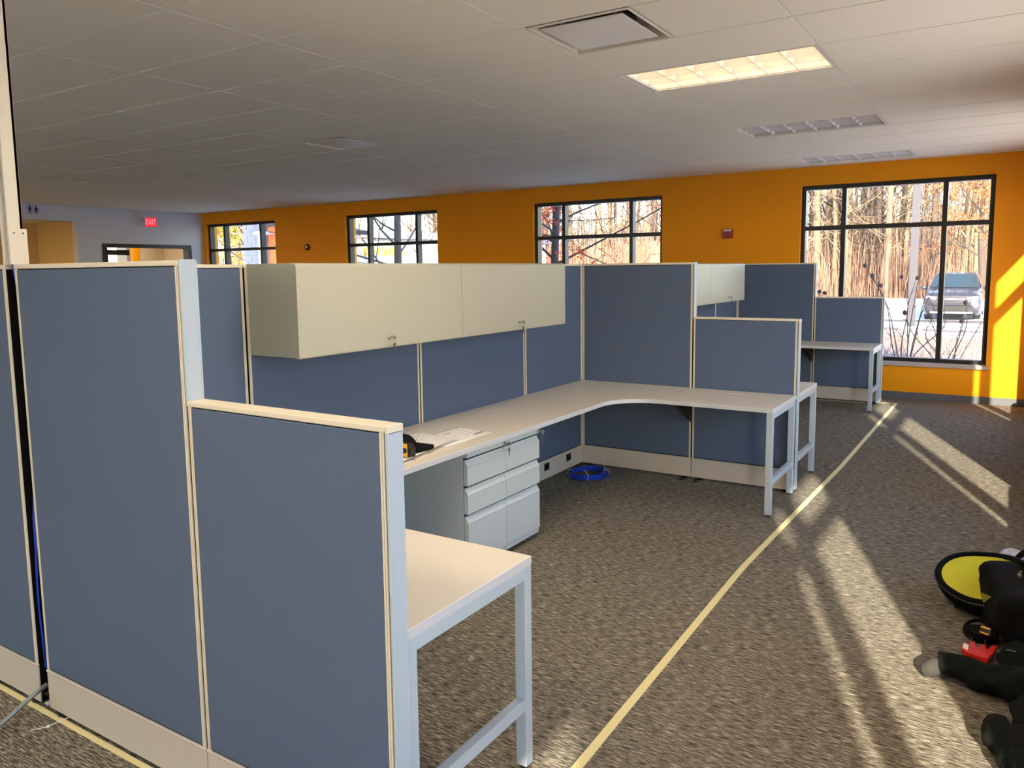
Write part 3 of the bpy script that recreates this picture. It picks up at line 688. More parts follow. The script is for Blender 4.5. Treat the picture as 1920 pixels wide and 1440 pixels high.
def rnd_lines(n, seed):
    random.seed(seed); L = []
    for _ in range(n):
        u, v = random.uniform(0.1, 0.9), random.uniform(0.35, 0.9)
        if random.random() < 0.5: L.append((u, v, min(0.95, u + random.uniform(0.05, 0.25)), v, 0.0016))
        else: L.append((u, v, u, min(0.95, v + random.uniform(0.05, 0.2)), 0.0016))
    return L
sheet([(0.53, -2.57), (0.535, -2.135), (0.27, -2.085), (0.27, -2.54)], HD + 0.001, 0.002, 'white drawing sheet lying farther right on the worktop',
      [(0.68, 0.1, 0.97, 0.1, 0.0025), (0.75, 0.22, 0.95, 0.22, 0.02), (0.62, 0.3, 0.95, 0.42, 0.003), (0.97, 0.05, 0.97, 0.95, 0.002), (0.6, 0.95, 0.97, 0.95, 0.002), (0.5, 0.75, 0.62, 0.75, 0.008)] + rnd_lines(10, 4), seed=1)
sheet([(0.575, -3.0), (0.505, -2.40), (0.16, -2.33), (0.18, -2.95)], HD + 0.003, 0.022, 'white drawing sheet with curled front edge, under the black cap', rnd_lines(40, 7) + [(0.7, 0.6, 0.95, 0.9, 0.002), (0.7, 0.9, 0.95, 0.6, 0.002)], seed=2)

# black cap
t = thing('baseball_cap', (0.36, -2.72, HD + 0.005), 'black baseball cap lying on the drawings at the worktop end', 'cap')
cc = Vector((0.385, -2.765)); cd_ = Vector((math.cos(R(24)), math.sin(R(24)))); cn = Vector((-cd_.y, cd_.x))
bm = nb(); rings = []
for i in range(13):
    ph = i / 12 * math.pi / 2; r = math.cos(ph); h = math.sin(ph)
    ring = []
    for k in range(28):
        an = 2 * math.pi * k / 28; p = cc + cd_ * (0.10 * r * math.cos(an)) + cn * (0.085 * r * math.sin(an))
        ring.append(bm.verts.new((p.x, p.y, HD + 0.006 + 0.088 * h * (1 + 0.12 * math.cos(an) * r) + 0.004 * noise.noise(Vector((p.x * 40, p.y * 40, h))))))
    rings.append(ring)
for a, b in zip(rings, rings[1:]):
    for k in range(28): bm.faces.new((a[k], a[(k + 1) % 28], b[(k + 1) % 28], b[k]))
bmesh.ops.remove_doubles(bm, verts=bm.verts, dist=0.0005)
obj('crown', bm, m_nylon, t, smooth=True)
bm = nb(); N = 16; g = []
for i in range(N + 1):
    a = -1 + 2 * i / N; row = []
    for j in range(7):
        q = j / 6; w_ = math.sqrt(max(0, 1 - a * a)); p = cc + cd_ * (0.092 * w_ + 0.085 * q * w_ ** 0.6 + 0.004) + cn * (0.08 * a)
        row.append(bm.verts.new((p.x, p.y, HD + 0.014 + 0.024 * w_ * (1 - 0.35 * q))))
    g.append(row)
for i in range(N):
    for j in range(6): bm.faces.new((g[i][j], g[i + 1][j], g[i + 1][j + 1], g[i][j + 1]))
o = obj('brim', bm, m_nylon, t, smooth=True); md = o.modifiers.new('s', 'SOLIDIFY'); md.thickness = 0.014; md.offset = 0
bm = nb(); lathe(bm, [(0.006, 0), (0.004, 0.004)], (cc.x, cc.y, HD + 0.094), 'z', 12); obj('button', bm, m_nylon, t)

def tape_measure(loc, rz, label, s=1.0, rx=0):
    t = thing('tape_measure', loc, label, 'tape measure', 'yellow tape measures'); t.rotation_euler = (rx, 0, rz)
    bm = nb(); poly = [(-0.035, 0), (0.035, 0), (0.038, 0.012), (0.036, 0.045), (0.022, 0.063), (-0.018, 0.066), (-0.034, 0.05), (-0.038, 0.02)]
    prism(bm, [(a * s, b * s) for a, b in poly], lambda p, k: (p[0], (-0.019 + 0.038 * k) * s, p[1])); obj('case', bm, m_yel2, t, bevel=0.004, local=True)
    bm = nb(); prism(bm, [(a * s * 1.06, b * s * 1.02 + 0.001) for a, b in poly if True], lambda p, k: (p[0], (-0.010 + 0.020 * k) * s, p[1])); obj('rubber_band', bm, m_black, t, bevel=0.003, local=True)
    bm = nb(); box(bm, 0.036 * s, -0.009 * s, 0.004 * s, 0.052 * s, 0.009 * s, 0.006 * s); box(bm, 0.050 * s, -0.009 * s, -0.004 * s + 0.005, 0.052 * s, 0.009 * s, 0.006 * s); obj('hook', bm, m_chrome, t, local=True)
    bm = nb(); lathe(bm, [(0.014 * s, -0.0205 * s), (0.014 * s, 0.0205 * s)], (0, 0, 0.033 * s), 'y', 18); obj('badge', bm, m_black, t, local=True)
    bm = nb(); prism(bm, [(x_ * s, z_ * s) for x_, z_ in ((0.016, -0.001), (0.037, -0.001), (0.041, 0.012), (0.039, 0.046), (0.024, 0.065), (0.016, 0.066))], lambda p, k: (p[0], (-0.0205 + 0.041 * k) * s, p[1])); obj('rubber_grip', bm, m_black, t, bevel=0.003, local=True)
tape_measure((0.515, -2.86, HD + 0.012), R(8), 'yellow and black tape measure beside the cap on the worktop')

# ------------------------------------------------------------------ wall devices and signs
t = thing('fire_alarm', (-0.30, W, 2.075), 'dark red fire alarm strobe box on the orange wall', 'fire alarm')
bm = nb(); box(bm, -0.365, W - 0.045, 2.015, -0.235, W - 0.0005, 2.14); obj('housing', bm, m_firered, t, bevel=0.004)
bm = nb(); box(bm, -0.35, W - 0.053, 2.108, -0.25, W - 0.045, 2.134); obj('strobe_lens', bm, mat('strobe_lens', (225, 215, 210), 0.2), t, bevel=0.002)
bm = nb()
for k in range(5): box(bm, -0.34, W - 0.047, 2.03 + 0.014 * k, -0.26, W - 0.045, 2.036 + 0.014 * k)
obj('horn_grille', bm, mat('dark_red', (90, 6, 6), 0.5), t)
def text(body, size, loc, rot, m, parent=None, name='lettering', ext=0.001, sx=1.0):
    cu = bpy.data.curves.new(name, 'FONT'); cu.body = body; cu.size = size; cu.extrude = ext; cu.align_x = 'CENTER'; cu.align_y = 'CENTER'
    tmp = bpy.data.objects.new('tmp', cu); COL.objects.link(tmp); dg = bpy.context.evaluated_depsgraph_get(); dg.update()
    me = bpy.data.meshes.new_from_object(tmp.evaluated_get(dg)); bpy.data.objects.remove(tmp); bpy.data.curves.remove(cu)
    me.materials.clear(); me.materials.append(m)
    o = bpy.data.objects.new(name, me); COL.objects.link(o); o.parent = parent
    o.location = Vector(loc) - (wloc(parent) if parent else Vector()); o.rotation_euler = rot; o.scale = (sx, 1, 1); return o
text('FIRE', 0.024, (-0.30, W - 0.0535, 2.121), (R(90), 0, 0), m_firered, t)
t = thing('wall_sensor', (-8.35, W, 2.10), 'small round dark sensor on the orange wall between two far windows', 'sensor')
bm = nb(); lathe(bm, [(0.062, W - 0.001), (0.062, W - 0.02), (0.05, W - 0.035)][::-1], (-8.35, 0, 2.10), 'y', 24); obj('housing', bm, m_black, t)
bm = nb(); lathe(bm, [(0.03, W - 0.046), (0.03, W - 0.035)], (-8.34, 0, 2.105), 'y', 20); obj('lens', bm, m_chrome, t)
t = thing('exit_sign', (XL, 3.62, 2.54), 'lit red EXIT sign high on the pale wall above the dark doorway', 'exit sign')
bm = nb(); box(bm, XL + 0.0005, 3.49, 2.545, XL + 0.11, 3.74, 2.735); obj('housing', bm, m_white, t, bevel=0.003)
bm = nb(); box(bm, XL + 0.11, 3.495, 2.55, XL + 0.114, 3.735, 2.73); obj('face', bm, mat('exit_face', (225, 40, 60), 0.4, emit=(255, 40, 70), emit_s=0.75), t)
text('EXIT', 0.15, (XL + 0.1145, 3.615, 2.64), (R(90), 0, R(90)), mat('exit_letters', (255, 190, 190), 0.4, emit=(255, 150, 160), emit_s=0.9), t, sx=0.72)
t = thing('restroom_sign', (XL, 1.47, 2.70), 'blue man and woman restroom pictogram on the pale wall', 'restroom sign')
m_navy = mat('navy_blue', (30, 34, 130), 0.5)
def figure(cy, skirt):
    x = XL + 0.003; bm = nb()
    lathe(bm, [(0.014, 0), (0.014, 0.002)], (x, cy, 2.832), 'x', 16)
    if skirt: poly = [(-0.016, 2.812), (0.016, 2.812), (0.034, 2.765), (0.026, 2.762), (0.016, 2.785), (0.03, 2.738), (0.012, 2.738), (0.012, 2.70), (0.003, 2.70), (0.003, 2.738), (-0.003, 2.738), (-0.003, 2.70), (-0.012, 2.70), (-0.012, 2.738), (-0.03, 2.738), (-0.016, 2.785), (-0.026, 2.762), (-0.034, 2.765)]
    else: poly = [(-0.026, 2.812), (0.026, 2.812), (0.03, 2.76), (0.022, 2.76), (0.018, 2.79), (0.016, 2.75), (0.014, 2.70), (0.003, 2.70), (0.001, 2.745), (-0.001, 2.745), (-0.003, 2.70), (-0.014, 2.70), (-0.016, 2.75), (-0.018, 2.79), (-0.022, 2.76), (-0.03, 2.76)]
    prism(bm, poly, lambda p, k: (x + 0.002 * k, cy + p[0], p[1]))
    return bm
bm = nb(); box(bm, XL + 0.0005, 1.36, 2.68, XL + 0.003, 1.58, 2.86); obj('sign_plate', bm, mat('sign_plate', (196, 198, 205), 0.5), t)
obj('man_figure', figure(1.415, False), m_navy, t); obj('woman_figure', figure(1.52, True), m_navy, t)
bm = nb(); box(bm, XL + 0.003, 1.466, 2.70, XL + 0.005, 1.47, 2.84); obj('divider', bm, m_navy, t)

# ------------------------------------------------------------------ masking tape on the carpet
def strip(pts, w, label):
    bm = nb(); prev = None; n = len(pts)
    for i, p in enumerate(pts):
        p = Vector(p); d = Vector(pts[min(i + 1, n - 1)]) - Vector(pts[max(i - 1, 0)]); s = Vector((-d.y, d.x)).normalized() * w / 2
        cur = [bm.verts.new((p.x + s.x * q, p.y + s.y * q, z)) for q in (-1, 1) for z in (0.0, 0.0012)]
        if prev:
            for a, b in ((0, 1), (1, 3), (3, 2), (2, 0)): bm.faces.new((prev[a], prev[b], cur[b], cur[a]))
        prev = cur
    tag(obj('masking_tape', bm, m_tape), label, 'tape', 'cream tape lines laid on the carpet')
pl = [(1.853 - 0.055 * math.sin(math.pi * min(1, max(0, (y + 3.9) / 8.3))) ** 0.8 if False else 1.85 + (1.803 - 1.85) * max(0, 1 - abs((y + 1.6) / 2.6)) + 0.025 * max(0, (y + 1.6) / 6.0), y) for y in [-4.9 + 9.35 * i / 50 for i in range(51)]]
strip(pl, 0.034, 'long cream masking tape line running down the carpet aisle')
strip([(-1.3, YN - 0.008), (0.6, YN - 0.008), (1.84, YN - 0.014)], 0.022, 'cream tape line along the foot of the near partition')
strip([(0.6, YF - 0.03), (1.55, YF - 0.02)], 0.03, 'cream tape line along the foot of the far partition')
strip([(1.60, YF + 0.06), (1.86, YF + 0.11)], 0.03, 'short cream tape piece at the far end of the long tape line')

# ------------------------------------------------------------------ bag, tools and jacket by the right wall
def blob(bm, c, rad, seed=0, amp=0.0, n=20, m=14, ex=1.0, rot=None):
    """lumpy super-ellipsoid"""
    rings = []; q = Matrix.Rotation(rot, 3, 'Z') if rot else Matrix.Identity(3)
    se = lambda v: math.copysign(abs(v) ** ex, v)
    for i in range(m + 1):
        ph = -math.pi / 2 + math.pi * i / m
        ring = []
        for k in range(n):
            a = 2 * math.pi * k / n
            d = Vector((se(math.cos(ph)) * se(math.cos(a)) * rad[0], se(math.cos(ph)) * se(math.sin(a)) * rad[1], se(math.sin(ph)) * rad[2]))
            f = 1 + amp * noise.noise(Vector((d.x * 9 + seed, d.y * 9, d.z * 9)))
            ring.append(bm.verts.new(Vector(c) + q @ (d * f)))
        rings.append(ring)
    for a, b in zip(rings, rings[1:]):
        for k in range(n): bm.faces.new((a[k], a[(k + 1) % n], b[(k + 1) % n], b[k]))
    bmesh.ops.remove_doubles(bm, verts=bm.verts, dist=0.0004)
def frame_at(c, nrm, upv):
    z = Vector(nrm).normalized(); x = Vector(upv).cross(z).normalized(); y = z.cross(x)
    return lambda a, b, d: Vector(c) + x * a + y * b + z * d

t = thing('tool_bag', (3.14, -1.62, 0), 'black tool bag with open lid showing bright yellow lining', 'bag')
bm = nb(); blob(bm, (3.16, -1.70, 0.125), (0.225, 0.28, 0.125), 3, 0.16, 40, 26, 0.42, R(14)); obj('bag_body', bm, m_nylon, t, smooth=True)
# lid: dished oval shell, tilted toward the camera and the left
LC = Vector((2.915, -1.535, 0.165)); LN = Vector((-0.2, -0.3, 0.93)); LU = Vector((0.45, 0.8, 0.75))
fl = frame_at(LC, LN, LU)
RX, RY_ = 0.175, 0.205
def lid_r(a): return 1 + 0.10 * math.cos(2 * a + 0.5) + 0.05 * math.sin(3 * a)
def lid_pt(q, a, d):
    ca = R(30); x = q * RX * lid_r(a) * math.cos(a); y = q * RY_ * lid_r(a) * math.sin(a)
    return fl(x * math.cos(ca) - y * math.sin(ca), x * math.sin(ca) + y * math.cos(ca), d)
bm = nb(); rings = []
for i in range(1, 9):
    q = i / 8; rings.append([bm.verts.new(lid_pt(q * 0.90, 2 * math.pi * k / 40, -0.006 - 0.020 * (1 - q * q) + 0.004 * noise.noise(Vector((q * 4, k * 0.2, 1))))) for k in range(40)])
cv = bm.verts.new(lid_pt(0, 0, -0.026))
for k in range(40): bm.faces.new((cv, rings[0][k], rings[0][(k + 1) % 40]))
for a, b in zip(rings, rings[1:]):
    for k in range(40): bm.faces.new((a[k], b[k], b[(k + 1) % 40], a[(k + 1) % 40]))
lid = obj('lid_lining', bm, m_yellow, t, smooth=True)
bm = nb(); rings = []
for (q, d) in ((0.9, -0.012), (0.93, 0.004), (1.0, 0.008), (1.05, -0.004), (1.05, -0.05), (0.98, -0.085), (0.7, -0.11), (0.3, -0.12)):
    rings.append([bm.verts.new(lid_pt(q, 2 * math.pi * k / 40, d)) for k in range(40)])
for a, b in zip(rings, rings[1:]):
    for k in range(40): bm.faces.new((a[k], a[(k + 1) % 40], b[(k + 1) % 40], b[k]))
bm.faces.new(rings[-1]); obj('lid_shell', bm, m_nylon, t, smooth=True)
bm = nb(); tube(bm, [lid_pt(1.055, 2 * math.pi * k / 60, -0.012) for k in range(61)], 0.005, 6, cap=False); obj('zip', bm, mat('zip_black', (40, 40, 42), 0.4), t, smooth=True)
bm = nb(); P = lid_pt(1.08, R(232), -0.02)
tube(bm, [P + Vector((0.0, -0.008 * math.cos(a) , -0.02 + 0.02 * math.sin(a))) + Vector((0.006 * math.cos(a), 0, 0)) for a in [2 * math.pi * i / 16 for i in range(17)]], 0.0025, 6, cap=False); obj('pull_loop', bm, m_nylon, t, smooth=True)
bm = nb(); tube(bm, smooth_pts([(2.96, -1.36, 0.20), (3.02, -1.42, 0.235), (3.08, -1.56, 0.262), (3.16, -1.72, 0.275), (3.25, -1.86, 0.25)], 6), 0.012, 8); obj('zip_edge', bm, m_nylon, t, smooth=True)
bm = nb(); box(bm, 3.055, -1.70, 0.262, 3.066, -1.69, 0.27); box(bm, 3.05, -1.735, 0.25, 3.064, -1.70, 0.262); obj('zip_pull', bm, mat('zip_pull_metal', (150, 145, 120), 0.4, metal=0.8), t, bevel=0.001)
bm = nb(); c = Vector((2.935, -1.80, 0.165)); prism(bm, [(-0.022, 0.018), (0.022, 0.006), (-0.006, -0.026)], lambda p, k: c + Vector((p[0], p[1] * 0.2 - 0.004 * k - 0.012, p[1]))); obj('badge', bm, mat('olive_badge', (140, 140, 50), 0.6), t)
bm = nb(); tube(bm, smooth_pts([(3.0, -1.25, 0.06), (3.06, -1.28, 0.20), (3.1, -1.4, 0.27), (3.2, -1.5, 0.28), (3.3, -1.5, 0.2)], 6), 0.014, 8); obj('handle_strap', bm, m_nylon, t, smooth=True)

# clear plastic bag behind the tool bag
m_plas = bpy.data.materials.new('clear_plastic_film'); m_plas.use_nodes = True
nt = m_plas.node_tree; b = nt.nodes['Principled BSDF']; b.inputs['Base Color'].default_value = lin((222, 224, 228)); b.inputs['Roughness'].default_value = 0.18; b.inputs['Alpha'].default_value = 0.62
bm = nb(); blob(bm, (3.07, -1.23, 0.10), (0.15, 0.17, 0.10), 11, 0.0, 40, 26, 0.9)
for v in bm.verts:
    n_ = noise.noise(v.co * 14) * 0.03 + noise.noise(v.co * 33) * 0.014
    v.co += (v.co - Vector((3.07, -1.23, 0.08))).normalized() * n_; v.co.z = max(0.003, v.co.z)
tag(obj('plastic_bag', bm, m_plas, None), 'crumpled clear plastic bag behind the black tool bag', 'plastic bag')

# black strap pouch, yellow tape measure, red hand tool
t = thing('tool_pouch', (2.93, -1.86, 0), 'small black strapped pouch on the carpet above the red tool', 'pouch')
bm = nb(); blob(bm, (2.93, -1.875, 0.022), (0.055, 0.07, 0.022), 4, 0.15, 20, 10, 0.7, R(30)); obj('pouch_body', bm, m_nylon, t, smooth=True)
bm = nb(); tube(bm, smooth_pts([(2.895, -1.93, 0.012), (2.865, -1.88, 0.016), (2.875, -1.81, 0.03), (2.92, -1.78, 0.04), (2.965, -1.82, 0.03)], 6), 0.008, 6); obj('strap', bm, m_nylon, t, smooth=True)
tape_measure((2.965, -1.915, 0.045), R(-25), 'yellow tape measure lying on its side beside the red tool', 0.85, R(62))
t = thing('cable_tool', (2.93, -2.04, 0), 'red notched plastic hand tool between the pouch and the jacket', 'tool')
poly = [(-0.075, -0.045), (0.03, -0.075), (0.06, -0.03), (0.09, 0.035), (0.06, 0.03), (0.045, 0.005), (0.032, 0.0), (0.03, 0.028), (0.005, 0.032), (-0.002, 0.006), (-0.018, 0.004), (-0.025, 0.045), (-0.048, 0.05), (-0.052, 0.015), (-0.062, 0.012), (-0.07, 0.035), (-0.09, 0.02), (-0.095, -0.02)]
ang = R(8)
bm = nb(); prism(bm, poly, lambda p, k: (2.93 + (p[0] * math.cos(ang) - p[1] * math.sin(ang)) * 0.72, -2.06 + (p[0] * math.sin(ang) + p[1] * math.cos(ang)) * 1.3, 0.012 + 0.022 * k)); obj('tool_body', bm, m_red, t, bevel=0.003)
bm = nb(); prism(bm, [(-0.085, -0.03), (-0.06, -0.04), (-0.06, 0.008), (-0.085, 0.012)], lambda p, k: (2.93 + p[0] * 0.72, -2.065 + p[1] * 1.2, 0.034 + 0.001 * k)); obj('paper_label', bm, m_paper, t)
bm = nb()
for (x, y) in ((2.895, -2.03), (2.945, -2.02)): tube(bm, [(x, y - 0.03, 0.02), (x + 0.003, y + 0.02, 0.03), (x + 0.0, y + 0.09, 0.02)], [0.008, 0.006, 0.005], 8)
o = obj('prongs', bm, m_black, t, smooth=True); o.name = 'jaw'; o['kind'] = 'stuff'

# dark jacket: one cloth body grown from lumps and sleeves, cuffs as parts
t = thing('work_jacket', (3.1, -2.5, 0), 'dark jacket dropped on the carpet with both sleeves flung toward the aisle', 'jacket')
def cloth(bm_, name, m_, vox=0.010, parent=t, st=0.045):
    o = obj(name, bm_, m_, parent, smooth=True)
    rm = o.modifiers.new('remesh', 'REMESH'); rm.mode = 'VOXEL'; rm.voxel_size = vox; rm.use_smooth_shade = True
    s_ = o.modifiers.new('smooth', 'SMOOTH'); s_.iterations = 4; s_.factor = 0.6
    tx = bpy.data.textures.get('folds') or bpy.data.textures.new('folds', 'CLOUDS'); tx.noise_scale = 0.075; tx.noise_depth = 3
    d = o.modifiers.new('folds', 'DISPLACE'); d.texture = tx; d.strength = st; d.mid_level = 0.55; d.texture_coords = 'GLOBAL'
    return o
bm = nb()
tube(bm, smooth_pts([(2.79, -2.335, 0.05), (2.86, -2.34, 0.058), (2.94, -2.375, 0.06), (3.03, -2.40, 0.065), (3.16, -2.45, 0.07)], 5), [0.045 + 0.028 * i / 20 for i in range(21)], 14)
blob(bm, (3.2, -2.33, 0.06), (0.17, 0.16, 0.065), 5, 0.2, 24, 14, 0.9)
blob(bm, (3.19, -2.62, 0.06), (0.15, 0.22, 0.06), 8, 0.2, 24, 14, 0.9)
blob(bm, (3.08, -2.13, 0.05), (0.10, 0.10, 0.055), 2, 0.2, 20, 12, 0.9)
tube(bm, smooth_pts([(2.985, -2.70, 0.042), (3.02, -2.80, 0.055), (3.09, -2.84, 0.06), (3.18, -2.80, 0.06)], 5), [0.045, 0.05, 0.055, 0.06, 0.062, 0.064, 0.066, 0.068, 0.07, 0.07, 0.07, 0.07, 0.07, 0.07, 0.07, 0.07], 14)
tube(bm, smooth_pts([(3.05, -2.86, 0.05), (3.1, -3.0, 0.06), (3.2, -3.1, 0.06)], 5), 0.065, 14)
cloth(bm, 'jacket_body', m_cloth)
bm = nb(); rings = []
for (x, r) in ((2.80, 0.040), (2.775, 0.046), (2.745, 0.038), (2.738, 0.02)):
    rings.append([bm.verts.new((x + 0.006 * math.sin(a * 2), -2.335 + r * math.cos(a) * (1.2 if x < 2.76 else 1.0) - (2.80 - x) * 0.3, max(0.004, 0.045 - (2.80 - x) * 0.35 + r * math.sin(a) * 0.85))) for a in [2 * math.pi * k / 22 for k in range(22)]])
for a, b in zip(rings, rings[1:]):
    for k in range(22): bm.faces.new((a[k], a[(k + 1) % 22], b[(k + 1) % 22], b[k]))
bm.faces.new(rings[-1]); tag(obj('cuff', bm, m_lining, t, smooth=True), 'grey sleeve lining')
bm = nb(); box(bm, 3.02, -2.235, 0.118, 3.05, -2.225, 0.123); tag(obj('zip_pull', bm, m_chrome, t), 'small metal zip pull')

# ================================================================== outdoors
GZ = -0.4
def ground_mat():
    m = bpy.data.materials.new('snowy_lawn'); m.use_nodes = True; nt = m.node_tree; b = nt.nodes['Principled BSDF']
    b.inputs['Roughness'].default_value = 0.9
    tc = nt.nodes.new('ShaderNodeTexCoord'); n = nt.nodes.new('ShaderNodeTexNoise'); n.inputs['Scale'].default_value = 0.35; n.inputs['Detail'].default_value = 8; n.inputs['Roughness'].default_value = 0.7
    cr = nt.nodes.new('ShaderNodeValToRGB'); e = cr.color_ramp.elements; e[0].position = 0.30; e[0].color = lin((118, 98, 78)); e[1].position = 0.38; e[1].color = lin((226, 228, 234))
    nt.links.new(tc.outputs['Object'], n.inputs[0]); nt.links.new(n.outputs[0], cr.inputs[0]); nt.links.new(cr.outputs[0], b.inputs['Base Color']); return m
def asphalt_mat():
    m = bpy.data.materials.new('asphalt_with_snow_streaks'); m.use_nodes = True; nt = m.node_tree; b = nt.nodes['Principled BSDF']
    b.inputs['Roughness'].default_value = 0.8
    tc = nt.nodes.new('ShaderNodeTexCoord'); mp = nt.nodes.new('ShaderNodeMapping'); mp.inputs['Scale'].default_value = (0.12, 0.9, 1)
    n = nt.nodes.new('ShaderNodeTexNoise'); n.inputs['Scale'].default_value = 1.0; n.inputs['Detail'].default_value = 6
    cr = nt.nodes.new('ShaderNodeValToRGB'); e = cr.color_ramp.elements; e[0].position = 0.52; e[0].color = lin((92, 84, 86)); e[1].position = 0.60; e[1].color = lin((190, 188, 196))
    nt.links.new(tc.outputs['Object'], mp.inputs[0]); nt.links.new(mp.outputs[0], n.inputs[0]); nt.links.new(n.outputs[0], cr.inputs[0]); nt.links.new(cr.outputs[0], b.inputs['Base Color']); return m
bm = nb(); box(bm, -150, -120, GZ - 1, 120, 160, GZ); structure('ground', bm, ground_mat())
bm = nb(); box(bm, -60, 19.8, GZ, 60, 26.5, GZ + 0.012); box(bm, -0.4, 26.5, GZ, 2.7, 32, GZ + 0.012); structure('road', bm, asphalt_mat())
m_snow = mat('snow', (222, 224, 232), 0.7, bump=0.3, bump_scale=3)
bm = nb(); N = 60
g = []
for i in range(N + 1):
    x = -70 + 110 * i / N; row = []
    for j, (y, h) in enumerate(((26.7, 0.0), (27.2, 0.16), (28.5, 0.22), (33, 0.25), (40, 0.3), (43, 0.1))):
        hh = h * (1 + 0.5 * noise.noise(Vector((x * 0.4, y, 3))))
        if -0.6 < x < 2.9 and y < 33: hh = 0.02
        row.append(bm.verts.new((x, y, GZ + hh)))
    g.append(row)
for i in range(N):
    for j in range(5): bm.faces.new((g[i][j], g[i + 1][j], g[i + 1][j + 1], g[i][j + 1]))
tag(obj('snow_bank', bm, m_snow, None, smooth=True), 'white snow field between the parking lot and the woods', 'snow', None, 'stuff')
# dry grass and stems in the bed below the window
random.seed(21)
def stems(name, n, xr, yr, hr, col, label, w=0.008, lean=0.3, z0=GZ, cat='grass', fn=None):
    vs = []; fs = []
    for _ in range(n):
        x = random.uniform(*xr); y = random.uniform(*yr)
        if fn and not fn(x, y): continue
        h = random.uniform(*hr) * (0.6 + 0.8 * random.random()) * (0.7 + 0.7 * (0.5 + noise.noise(Vector((x * 0.25, y * 0.25, 1))))); a = random.uniform(0, 6.28); l = random.uniform(0, lean) * h
        ww = w * (0.6 + 0.8 * random.random())
        b0 = len(vs)
        for k in range(3): vs.append((x + ww * math.cos(a + 2.09 * k), y + ww * math.sin(a + 2.09 * k), z0))
        mx_, my_ = x + l * 0.35 * math.cos(a), y + l * 0.35 * math.sin(a)
        for k in range(3): vs.append((mx_ + ww * 0.6 * math.cos(a + 2.09 * k), my_ + ww * 0.6 * math.sin(a + 2.09 * k), z0 + h * 0.55))
        vs.append((x + l * math.cos(a), y + l * math.sin(a), z0 + h))
        for k in range(3):
            k2 = (k + 1) % 3
            fs.append((b0 + k, b0 + k2, b0 + 3 + k2, b0 + 3 + k)); fs.append((b0 + 3 + k, b0 + 3 + k2, b0 + 6))
    me = bpy.data.meshes.new(name); me.from_pydata(vs, [], fs); me.materials.append(mat('stems_' + name, col, 0.9, noise_amt=0.3, noise_scale=1.5))
    o = bpy.data.objects.new(name, me); COL.objects.link(o); tag(o, label, cat, None, 'stuff'); return o
stems('dry_grass', 5500, (-1.5, 4.5), (10.5, 18.5), (0.15, 0.5), (128, 106, 98), 'dry pinkish grass and stems in the snowy bed outside the large window', 0.007, 0.8)
stems('frosted_grass', 5000, (-1.0, 4.5), (7.2, 11.5), (0.1, 0.35), (150, 154, 178), 'frosted bluish grass just outside the large window', 0.006, 0.9)

# ---- trees
def grow(bm, p, d, r, length, depth, rnd, seg=5, spread=0.5, upb=0.15, tips=None, n=4, min_r=0.006, kids=3):
    pts = [p]; rr = [r]; dirs = [d]
    q = p.copy(); dd = d.copy()
    for i in range(n):
        dd = (dd + Vector((rnd.uniform(-1, 1), rnd.uniform(-1, 1), rnd.uniform(-0.5, 1))) * 0.16 + Vector((0, 0, upb * 0.3))).normalized()
        q = q + dd * length / n; pts.append(q.copy()); rr.append(max(min_r, r * (1 - 0.62 * (i + 1) / n))); dirs.append(dd.copy())
    tube(bm, pts, rr, seg, cap=False)
    if depth == 0:
        if tips is not None: tips.append((pts[-1], dd)); tips.append((pts[len(pts) // 2], dd))
        return
    for i in range(kids + (1 if rnd.random() < 0.5 else 0)):
        k = rnd.randint(1, n); a = rnd.uniform(0, 6.28)
        o = dirs[k].orthogonal().normalized(); o = Matrix.Rotation(a, 3, dirs[k]) @ o
        nd = (dirs[k] * (1 - spread) + o * spread * 1.3 + Vector((0, 0, upb))).normalized()
        grow(bm, pts[k], nd, rr[k] * rnd.uniform(0.45, 0.7), length * rnd.uniform(0.5, 0.75), depth - 1, rnd, max(3, seg - 1), spread, upb, tips, n=3, min_r=min_r, kids=kids)
